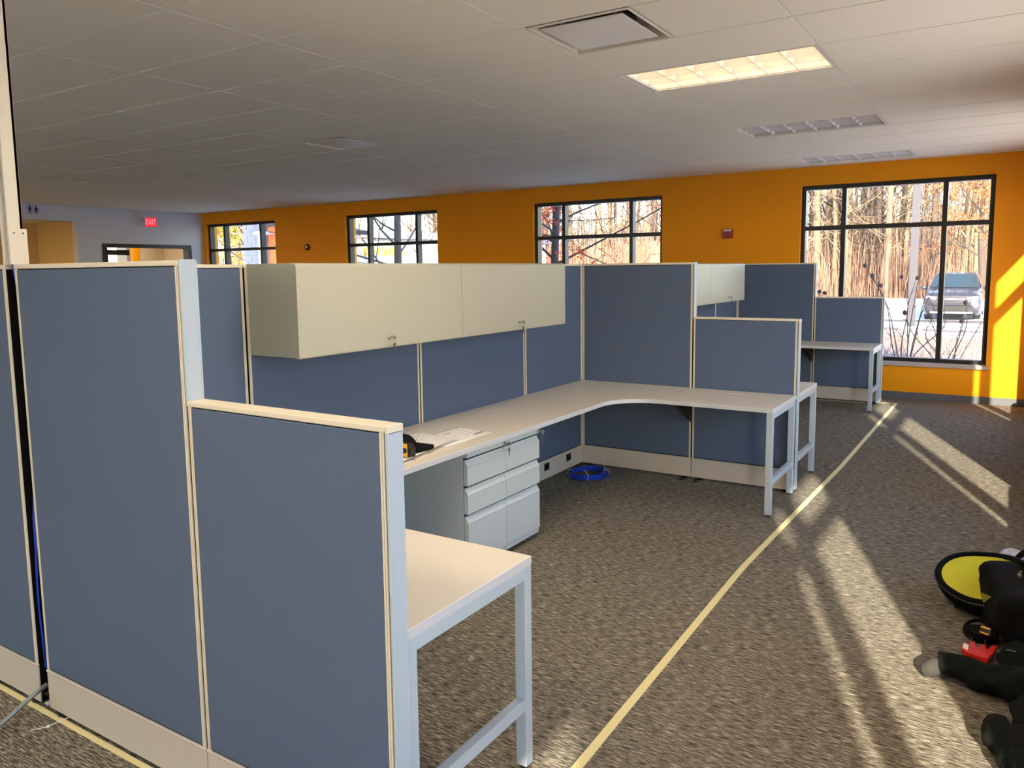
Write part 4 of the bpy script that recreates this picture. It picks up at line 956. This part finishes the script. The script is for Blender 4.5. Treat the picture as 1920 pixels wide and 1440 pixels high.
def tree(name, loc, H, r, seed, m, label, group=None, depth=3, first=0.3, nb_=9, spread=0.6, cat='tree', leaf=None, lean=(0, 0), blen=0.32, min_r=0.006, upb=0.15, seg=7, kids=3):
    rnd = random.Random(seed)
    t = thing(name, loc, label, cat, group)
    bm = nb(); pts = []; rr = []
    for i in range(11):
        f = i / 10
        pts.append(Vector((lean[0] * f + 0.02 * H * noise.noise(Vector((seed, f * 3, 0))), lean[1] * f + 0.02 * H * noise.noise(Vector((seed, f * 3, 5))), f * H))); rr.append(max(min_r, r * (1 - 0.85 * f ** 1.1)))
    tube(bm, pts, rr, seg, cap=False); obj('trunk', bm, m, t, smooth=True, local=True)
    bm = nb(); tips = []
    for i in range(nb_):
        f = first + (0.96 - first) * (i + rnd.random() * 0.7) / nb_; k = f * 10; a = int(k); w = k - a
        p = pts[a].lerp(pts[min(a + 1, 10)], w); r0 = rr[a] * 0.3
        an = rnd.uniform(0, 6.28); d = Vector((math.cos(an), math.sin(an), rnd.uniform(0.1, 0.8))).normalized()
        grow(bm, p, d, r0, H * blen * (1.15 - f * 0.6), depth - 1, rnd, 5, spread, upb, tips, min_r=min_r, kids=kids)
    obj('branches', bm, m, t, smooth=True, local=True)
    if leaf:
        lm, cnt, size, sel = leaf
        vs = []; fs = []
        T_ = [q for q in tips if sel(q[0] + Vector(loc))]
        for _ in range(cnt):
            if not T_: break
            c, _d = rnd.choice(T_); c = c + Vector((rnd.gauss(0, 1), rnd.gauss(0, 1), rnd.gauss(0, 0.5))) * size * 2.2
            u = Vector((rnd.uniform(-1, 1), rnd.uniform(-1, 1), rnd.uniform(-1, 1))).normalized(); v = u.orthogonal().normalized(); b0 = len(vs)
            s_ = size * rnd.uniform(0.5, 1.1)
            vs += [c - u * s_, c + v * s_ * 0.5, c + u * s_, c - v * s_ * 0.5]; fs.append((b0, b0 + 1, b0 + 2, b0 + 3))
        me = bpy.data.meshes.new('foliage'); me.from_pydata([tuple(v) for v in vs], [], fs); me.materials.append(lm)
        o = bpy.data.objects.new('foliage', me); COL.objects.link(o); o.parent = t; o['kind'] = 'stuff'
    return t
m_bark1 = mat('pale_sunlit_bark', (124, 103, 80), 0.9, noise_amt=0.25, noise_scale=3)
m_bark2 = mat('grey_brown_bark', (76, 62, 54), 0.9, noise_amt=0.25, noise_scale=3)
m_bark3 = mat('dark_bark', (58, 52, 56), 0.9, noise_amt=0.2, noise_scale=4)
m_bark4 = mat('smooth_grey_bark', (96, 94, 92), 0.9, noise_amt=0.12, noise_scale=3)
m_redleaf = mat('red_orange_leaf', (190, 70, 40), 0.8, noise_amt=0.3, noise_scale=2)
m_tanleaf = mat('russet_oak_leaf', (142, 84, 44), 0.8, noise_amt=0.3, noise_scale=2)
m_yelleaf = mat('yellow_leaf', (188, 158, 62), 0.8, noise_amt=0.3, noise_scale=2)
m_ever = mat('evergreen_needles', (34, 46, 42), 0.9, noise_amt=0.3, noise_scale=2)
# woodland behind the parking lot: five kinds of bare tree, each copied with its branches
protos = []
for i in range(5):
    mm = (m_bark1, m_bark1, m_bark2, m_bark1, m_bark2)[i]
    protos.append(tree('bare_tree', (0, 0, 0), 17 + i, 0.17 + 0.035 * i, 100 + i, mm, 'x', None, 3, 0.12, 15, 0.65, lean=((-1) ** i * 0.7, 0.3), blen=0.2, min_r=0.012))
rnd = random.Random(9)
spots = [(-7.43, 46, 3), (-6.55, 47, 1), (-5.4, 45, 0), (-4.56, 47, 4), (-3.85, 46.5, 2), (-3.1, 45.4, 1), (-2.45, 47, 0), (-1.2, 46, 2), (0.3, 48, 3), (1.3, 45.5, 1)]
for k in range(90):
    y = rnd.uniform(47, 74)
    spots.append((rnd.uniform(-44, 4) * (y + 6) / 60, y, rnd.randint(0, 4)))
grp = 'bare winter trees in the woodland'
for k, (x, y, i) in enumerate(spots):
    o = protos[i] if not protos[i].get('used') else copy_tree(protos[i])
    protos[i]['used'] = 1
    s_ = rnd.uniform(0.8, 1.15)
    o.location = (x, y, GZ); o.scale = (s_, s_, s_); o.rotation_euler = (rnd.uniform(-0.03, 0.03), rnd.uniform(-0.04, 0.04), rnd.uniform(0, 6.28))
    o['label'] = ('thick pale bare tree standing in the crowd of the sunlit woodland', 'tall pale bare tree of the sunlit woodland', 'grey-brown bare tree among the pale woodland trees', 'broad pale bare tree of the sunlit woodland beyond the snow', 'tall grey-brown bare tree deep in the woodland')[i]
    o['group'] = grp
    if 'used' in o: del o['used']
    if o is protos[i]: protos[i]['used'] = 1
for p_ in protos:
    if 'used' in p_: del p_['used']
LB = [(-5.4, 'bare tree seen left of centre in the large window'), (-3.1, 'bare tree with pale trunk right of centre in the large window, left of the lamp post')]
stems('undergrowth', 26000, (-62, 8), (44, 74), (1.6, 5.2), (136, 108, 88), 'dense pinkish brown thicket filling the woodland floor', 0.022, 0.35, cat='thicket')
stems('thicket', 12000, (-50, 6), (43.5, 60), (0.8, 3.2), (142, 102, 80), 'reddish low brush along the edge of the woodland', 0.018, 0.5, cat='thicket')
stems('distant_trees', 9000, (-110, 18), (66, 92), (2.0, 11.0), (106, 88, 78), 'hazy mass of thin distant trees behind the woodland', 0.05, 0.12, cat='treeline')
# named single trees
tree('young_tree', (-2.95, 42.5, GZ), 9.5, 0.10, 55, m_bark1, 'slim pale young tree at the wood edge, left of the lamp post', None, 3, 0.3, 10, 0.55, blen=0.25)
tree('oak_tree', (1.75, 33, GZ), 8.5, 0.16, 61, m_bark2, 'oak keeping russet leaves, seen above the parked car', None, 3, 0.25, 13, 0.6, leaf=(m_tanleaf, 5200, 0.085, lambda p: p.z > 1.2), blen=0.3)
tree('dark_tree', (-5.99, 10.3, GZ), 9.0, 0.115, 71, m_bark3, 'dark branching tree with red leaves close outside the middle window', None, 3, 0.12, 34, 0.75, leaf=(m_redleaf, 5200, 0.036, lambda p: p.x > -5.85 and p.z > 1.7), blen=0.34, upb=0.02, kids=4)
tree('grey_tree', (-10.52, 10.0, GZ), 8.0, 0.135, 82, m_bark4, 'smooth grey tree forking outside the second far window', None, 3, 0.2, 18, 0.55, leaf=(m_redleaf, 320, 0.04, lambda p: p.z > 2.6), blen=0.34)
tree('yellow_tree', (-24.6, 17, GZ), 7.0, 0.16, 93, m_bark2, 'yellow-leaved tree seen through the farthest window', None, 3, 0.15, 14, 0.6, leaf=(m_yelleaf, 9000, 0.09, lambda p: True), blen=0.34)
tree('orange_shrub_tree', (-21.0, 34, GZ), 6.0, 0.10, 94, m_bark2, 'small red-leaved tree beside the pale building', None, 3, 0.15, 12, 0.6, leaf=(m_redleaf, 2200, 0.09, lambda p: p.z > 0.3), blen=0.34)
# evergreens behind the annex
def conifer(loc, H, R0, seed, label):
    t = thing('spruce_tree', loc, label, 'tree', 'dark spruces behind the orange annex'); rnd = random.Random(seed)
    bm = nb(); tube(bm, [(0, 0, 0), (0, 0, H)], [0.15, 0.02], 7); obj('trunk', bm, m_bark3, t, local=True)
    vs = []; fs = []
    for _ in range(2600):
        f = rnd.random() ** 0.8; z = H * (0.06 + 0.94 * f); r = R0 * (1 - f) * rnd.uniform(0.25, 1.0) ** 0.5; a = rnd.uniform(0, 6.28)
        c = Vector((r * math.cos(a), r * math.sin(a), z)); u = Vector((math.cos(a), math.sin(a), -0.35)).normalized() * 0.32; v = Vector((-math.sin(a), math.cos(a), 0)) * 0.12; b0 = len(vs)
        vs += [c - u, c + v, c + u, c - v]; fs.append((b0, b0 + 1, b0 + 2, b0 + 3))
    me = bpy.data.meshes.new('foliage'); me.from_pydata([tuple(v) for v in vs], [], fs); me.materials.append(m_ever)
    o = bpy.data.objects.new('foliage', me); COL.objects.link(o); o.parent = t; o['kind'] = 'stuff'
conifer((-27.6, 22, GZ), 5.6, 1.7, 1, 'dark spruce left behind the orange annex')
conifer((-24.0, 21, GZ), 5.2, 1.8, 2, 'dark spruce right behind the orange annex')

# shrubs with dried flower heads close to the large window
def shrub(loc, H, seed, label, n=7):
    rnd = random.Random(seed); t = thing('dried_flower_shrub', loc, label, 'shrub', 'bare shrubs with dried flower heads')
    for k in range(n):
        a = rnd.uniform(0, 6.28); l = rnd.uniform(0.1, 0.55) * H; h = H * rnd.uniform(0.7, 1.0)
        P = [(0.05 * math.cos(a), 0.05 * math.sin(a), 0), (l * 0.3 * math.cos(a) + rnd.uniform(-.05, .05), l * 0.3 * math.sin(a), h * 0.35), (l * 0.75 * math.cos(a + 0.3), l * 0.75 * math.sin(a + 0.3), h * 0.7), (l * math.cos(a), l * math.sin(a), h)]
        bm = nb(); sp_ = smooth_pts(P, 5); tube(bm, sp_, [0.012 - 0.008 * i / len(sp_) for i in range(len(sp_))], 5)
        for q in (6, 9, 12):
            a2 = a + rnd.uniform(-1.5, 1.5); e_ = sp_[q] + Vector((math.cos(a2) * 0.12, math.sin(a2) * 0.12, 0.16)); tube(bm, [sp_[q], sp_[q].lerp(e_, 0.5) + Vector((0.01, 0, -0.01)), e_], [0.006, 0.004, 0.003], 4)
        obj('stem', bm, m_bark3, t, smooth=True, local=True)
        if rnd.random() < 0.7:
            bm = nb(); blob(bm, P[-1], (0.035, 0.035, 0.04), seed + k, 0.9, 10, 7); obj('flower_head', bm, mat('dried_flower', (58, 46, 44), 0.9), t, local=True)
shrub((1.42, 9.6, GZ + 0.0), 2.05, 31, 'dried shrub in front of the lamp post base', 8)
shrub((2.08, 9.3, GZ), 1.45, 32, 'dried shrub in front of the parked car', 8)
shrub((0.45, 9.7, GZ), 1.85, 33, 'dried shrub rising just above the far low panel', 8)

# lamp post of the parking lot
t = thing('lamp_post', (0.745, 17.5, GZ), 'tall square grey lamp post outside the large window', 'lamp post')
m_post = mat('shaded_post_grey', (66, 62, 70), 0.6)  # dark tone carries the building shade, since the sun reaches the post here
bm = nb(); lathe(bm, [(0.26, 0), (0.26, 0.35), (0.2, 0.42)], (0.745, 17.5, GZ), 'z', 24); obj('concrete_base', bm, mat('concrete', (150, 148, 142), 0.8), t)
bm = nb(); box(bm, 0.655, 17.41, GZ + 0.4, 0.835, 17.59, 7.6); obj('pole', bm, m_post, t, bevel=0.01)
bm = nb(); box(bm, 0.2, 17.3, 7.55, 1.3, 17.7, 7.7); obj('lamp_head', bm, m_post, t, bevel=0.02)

# parked car
def car(cx, yf, z0, label):
    t = thing('car', (cx, yf + 2.3, z0), label, 'car')
    m_body = mat('grey_car_paint', (58, 56, 64), 0.28, metal=0.3, coat=0.6); m_cg = mat('car_glass', (40, 52, 58), 0.06, spec=0.8)
    m_sil = mat('silver_trim', (190, 190, 192), 0.25, metal=0.5)
    w = 0.93
    # stations along the length: y, half width low, half width high, z low, z shoulder
    S = [(0.0, 0.72, 0.66, 0.30, 0.62), (0.05, 0.84, 0.78, 0.24, 0.86), (0.18, 0.90, 0.84, 0.22, 0.98), (0.6, 0.93, 0.88, 0.22, 1.06), (1.15, 0.94, 0.89, 0.22, 1.12), (2.4, 0.94, 0.90, 0.22, 1.12), (3.6, 0.94, 0.89, 0.22, 1.12), (4.3, 0.92, 0.86, 0.24, 1.1), (4.55, 0.86, 0.8, 0.32, 1.0)]
    bm = nb(); rings = []
    for (y, wl, wh, zl, zs) in S:
        prof = [(-wl * 0.93, zl), (-wl, zl + 0.14), (-wl, zl + (zs - zl) * 0.55), (-wh, zs - 0.06), (-wh * 0.9, zs), (-wh * 0.45, zs + 0.035), (0, zs + 0.045)]
        prof = prof + [(-a, b) for a, b in prof[-2::-1]]
        rings.append([bm.verts.new((cx + a, yf + y, z0 + b)) for a, b in prof])
    for a, b in zip(rings, rings[1:]):
        for k in range(len(a) - 1): bm.faces.new((a[k], a[k + 1], b[k + 1], b[k]))
        bm.faces.new((a[-1], a[0], b[0], b[-1]))
    bm.faces.new(rings[0]); bm.faces.new(rings[-1]); obj('body', bm, m_body, t, smooth=False, bevel=0.02)
    # greenhouse
    bm = nb(); G = [(1.15, 0.82, 1.13), (1.95, 0.68, 1.66), (2.3, 0.68, 1.71), (3.7, 0.66, 1.70), (4.25, 0.7, 1.55), (4.45, 0.78, 1.1)]
    rings = []
    for (y, wt, zt) in G:
        wb = 0.86; zb = 1.1
        rings.append([bm.verts.new((cx + a, yf + y, z0 + b)) for a, b in ((-wb, zb), (-wt, zt - 0.03 if zt > 1.2 else zt), (-wt * 0.85, zt), (wt * 0.85, zt), (wt, zt - 0.03 if zt > 1.2 else zt), (wb, zb))])
    for a, b in zip(rings, rings[1:]):
        for k in range(5): bm.faces.new((a[k], a[k + 1], b[k + 1], b[k]))
    bm.faces.new(rings[0]); bm.faces.new(rings[-1]); obj('cabin', bm, m_body, t)
    # windscreen
    bm = nb(); A = [(-0.76, 1.20, 1.17), (0.76, 1.20, 1.17), (0.62, 1.90, 1.625), (-0.62, 1.90, 1.625)]
    v = [bm.verts.new((cx + a, yf + b - 0.02, z0 + c + 0.012)) for a, b, c in A] + [bm.verts.new((cx + a, yf + b + 0.01, z0 + c)) for a, b, c in A]
    bm.faces.new(v[:4]); bm.faces.new(v[4:][::-1])
    for k in range(4): bm.faces.new((v[k], v[(k + 1) % 4], v[4 + (k + 1) % 4], v[4 + k]))
    obj('windscreen', bm, m_cg, t)
    for s in (-1, 1):
        bm = nb(); pl_ = [(1.45, 1.16), (2.1, 1.62), (3.6, 1.62), (4.1, 1.2), (4.1, 1.16)]
        prism(bm, pl_, lambda p, k: (cx + s * (0.865 - 0.36 * (p[1] - 1.1) + 0.012 * k), yf + p[0], z0 + p[1])); obj('side_window', bm, m_cg, t)
        bm = nb(); blob(bm, (cx + s * 1.02, yf + 1.35, z0 + 1.16), (0.11, 0.07, 0.08), 1, 0, 14, 8, 0.7); obj('wing_mirror', bm, m_body, t, smooth=True)
        bm = nb(); prism(bm, [(0.45, 0.86), (0.80, 0.90), (0.84, 0.80), (0.50, 0.76)], lambda p, k: (cx + s * p[0], yf + 0.02 - 0.05 * k + (p[0] - 0.45) * 0.32, z0 + p[1])); obj('headlight', bm, mat('headlight_glass', (225, 228, 232), 0.1), t, bevel=0.01)
        bm = nb(); lathe(bm, [(0.06, 0), (0.06, 0.03)], (cx + s * 0.64, yf + 0.03, z0 + 0.46), 'y', 14); obj('fog_light', bm, m_sil, t)
        bm = nb(); tube(bm, [(cx + s * 0.62, yf + 2.2, z0 + 1.75), (cx + s * 0.62, yf + 3.8, z0 + 1.74)], 0.02, 6); obj('roof_rail', bm, m_black, t)
        for yy in (0.85, 3.65):
            bm = nb(); x = cx + s * 0.78
            lathe(bm, [(0.26, -0.12), (0.34, -0.11), (0.355, -0.08), (0.355, 0.08), (0.34, 0.11), (0.26, 0.12)], (x, yf + yy, z0 + 0.355), 'x', 26); wh = obj('wheel', bm, m_black, t)
            bm = nb(); lathe(bm, [(0.25, s * 0.10), (0.24, s * 0.125), (0.06, s * 0.11)], (x, yf + yy, z0 + 0.355), 'x', 20); obj('rim', bm, m_sil, wh)
    bm = nb(); prism(bm, [(-0.46, 0.86), (0.46, 0.86), (0.42, 0.72), (-0.42, 0.72)], lambda p, k: (cx + p[0], yf + 0.02 - 0.03 * k, z0 + p[1])); gr = obj('grille', bm, m_black, t)
    for zz in (0.755, 0.79, 0.83):
        bm = nb(); box(bm, cx - 0.43, yf - 0.022, z0 + zz - 0.006, cx + 0.43, yf - 0.010, z0 + zz + 0.006); obj('grille_bar', bm, m_sil, gr)
    bm = nb(); lathe(bm, [(0.10, -0.035), (0.10, -0.02)], (0, 0, 0), 'y', 24)
    for v in bm.verts: v.co = Vector((cx + v.co.x, yf + v.co.y, z0 + 0.79 + v.co.z * 0.42))
    obj('oval_badge', bm, m_sil, t)
    bm = nb(); box(bm, cx - 0.55, yf - 0.03, z0 + 0.36, cx + 0.55, yf + 0.04, z0 + 0.52); obj('lower_grille', bm, m_black, t, bevel=0.01)
    bm = nb(); box(bm, cx - 0.66, yf - 0.05, z0 + 0.27, cx + 0.66, yf + 0.04, z0 + 0.34); obj('skid_plate', bm, m_sil, t, bevel=0.01)
    bm = nb(); box(bm, cx - 0.62, yf - 0.045, z0 + 0.56, cx + 0.62, yf + 0.05, z0 + 0.68); obj('bumper', bm, m_body, t, bevel=0.02)
    bm = nb(); box(bm, cx - 0.72, yf + 1.18, z0 + 1.145, cx + 0.72, yf + 1.24, z0 + 1.155); obj('wiper_cowl', bm, m_black, t)
car(1.16, 26.3, GZ + 0.012, 'grey sport utility vehicle parked facing the large window')

# pale building with yellow lettering far outside
t = thing('pale_building', (-27, 26, GZ), 'pale building with grey roof edge and yellow letters on its wall', 'building')
m_pale = mat('pale_siding', (214, 214, 212), 0.7)
bm = nb(); box(bm, -34, 24.0, GZ, -19.9, 34, 3.22); obj('wall', bm, m_pale, t)
bm = nb(); prism(bm, [(-34.3, 3.85), (-19.6, 3.05), (-19.6, 3.35), (-34.3, 4.3)], lambda p, k: (p[0], 23.7 + 10.6 * k, p[1])); obj('roof', bm, mat('grey_roof', (128, 126, 140), 0.6), t)
for k in range(6):
    z = 0.3 + 0.45 * k; bm = nb(); box(bm, -34, 23.985, z, -19.9, 24.0, z + 0.02); obj('siding_joint', bm, mat('siding_shadow', (196, 196, 198), 0.7), t)
text('KEN SHINK', 0.62, (-23.35, 23.96, 2.58), (R(90), 0, 0), mat('sign_yellow', (226, 170, 20), 0.5), t, ext=0.03, sx=0.86)
# annex with grey block pier and orange wall seen in the farthest window
t = thing('annex_building', (-20.5, 15, GZ), 'grey block pier and orange wall of the building annex, seen in the farthest window', 'building')
m_block = mat('grey_block', (142, 142, 150), 0.85, noise_amt=0.1, noise_scale=5)
bm = nb(); box(bm, -22.35, 15.2, GZ, -20.9, 16.0, 3.25); obj('dark_wall', bm, mat('dark_grey_render', (98, 96, 104), 0.8), t)
mort = mat('mortar', (185, 183, 186), 0.9)
bm = nb(); box(bm, -21.49, 14.02, GZ, -20.58, 14.98, 3.48); obj('pier_core', bm, mort, t)
for r_ in range(16):
    z = GZ + 0.02 + 0.24 * r_; off = 0.23 if r_ % 2 else 0.0
    x = -21.5 - off
    while x < -20.58:
        xa, xb = max(x, -21.5), min(x + 0.445, -20.57)
        if xb - xa > 0.03:
            bm = nb(); box(bm, xa, 14.0, z, xb, 14.2, z + 0.222); obj('block', bm, m_block, t)
        x += 0.46
bm = nb(); box(bm, -20.56, 13.9, GZ, -20.44, 14.0, 3.15); obj('downspout', bm, mat('white_metal', (232, 232, 232), 0.4), t)
bm = nb(); box(bm, -20.35, 14.2, GZ, -16.5, 14.5, 3.3); obj('orange_wall', bm, mat('orange_panel', (226, 128, 66), 0.6), t)
bm = nb(); prism(bm, [(-20.6, 3.55), (-16.3, 2.9), (-16.3, 3.05), (-20.6, 3.75)], lambda p, k: (p[0], 13.3 + 2.0 * k, p[1])); obj('eave', bm, mat('dark_eave', (52, 40, 48), 0.6), t)
bm = nb(); blob(bm, (-20.0, 13.7, 3.05), (0.42, 0.3, 0.07), 1, 0, 18, 8, 0.8); obj('canopy_lamp', bm, mat('canopy_white', (240, 240, 240), 0.3), t, smooth=True)
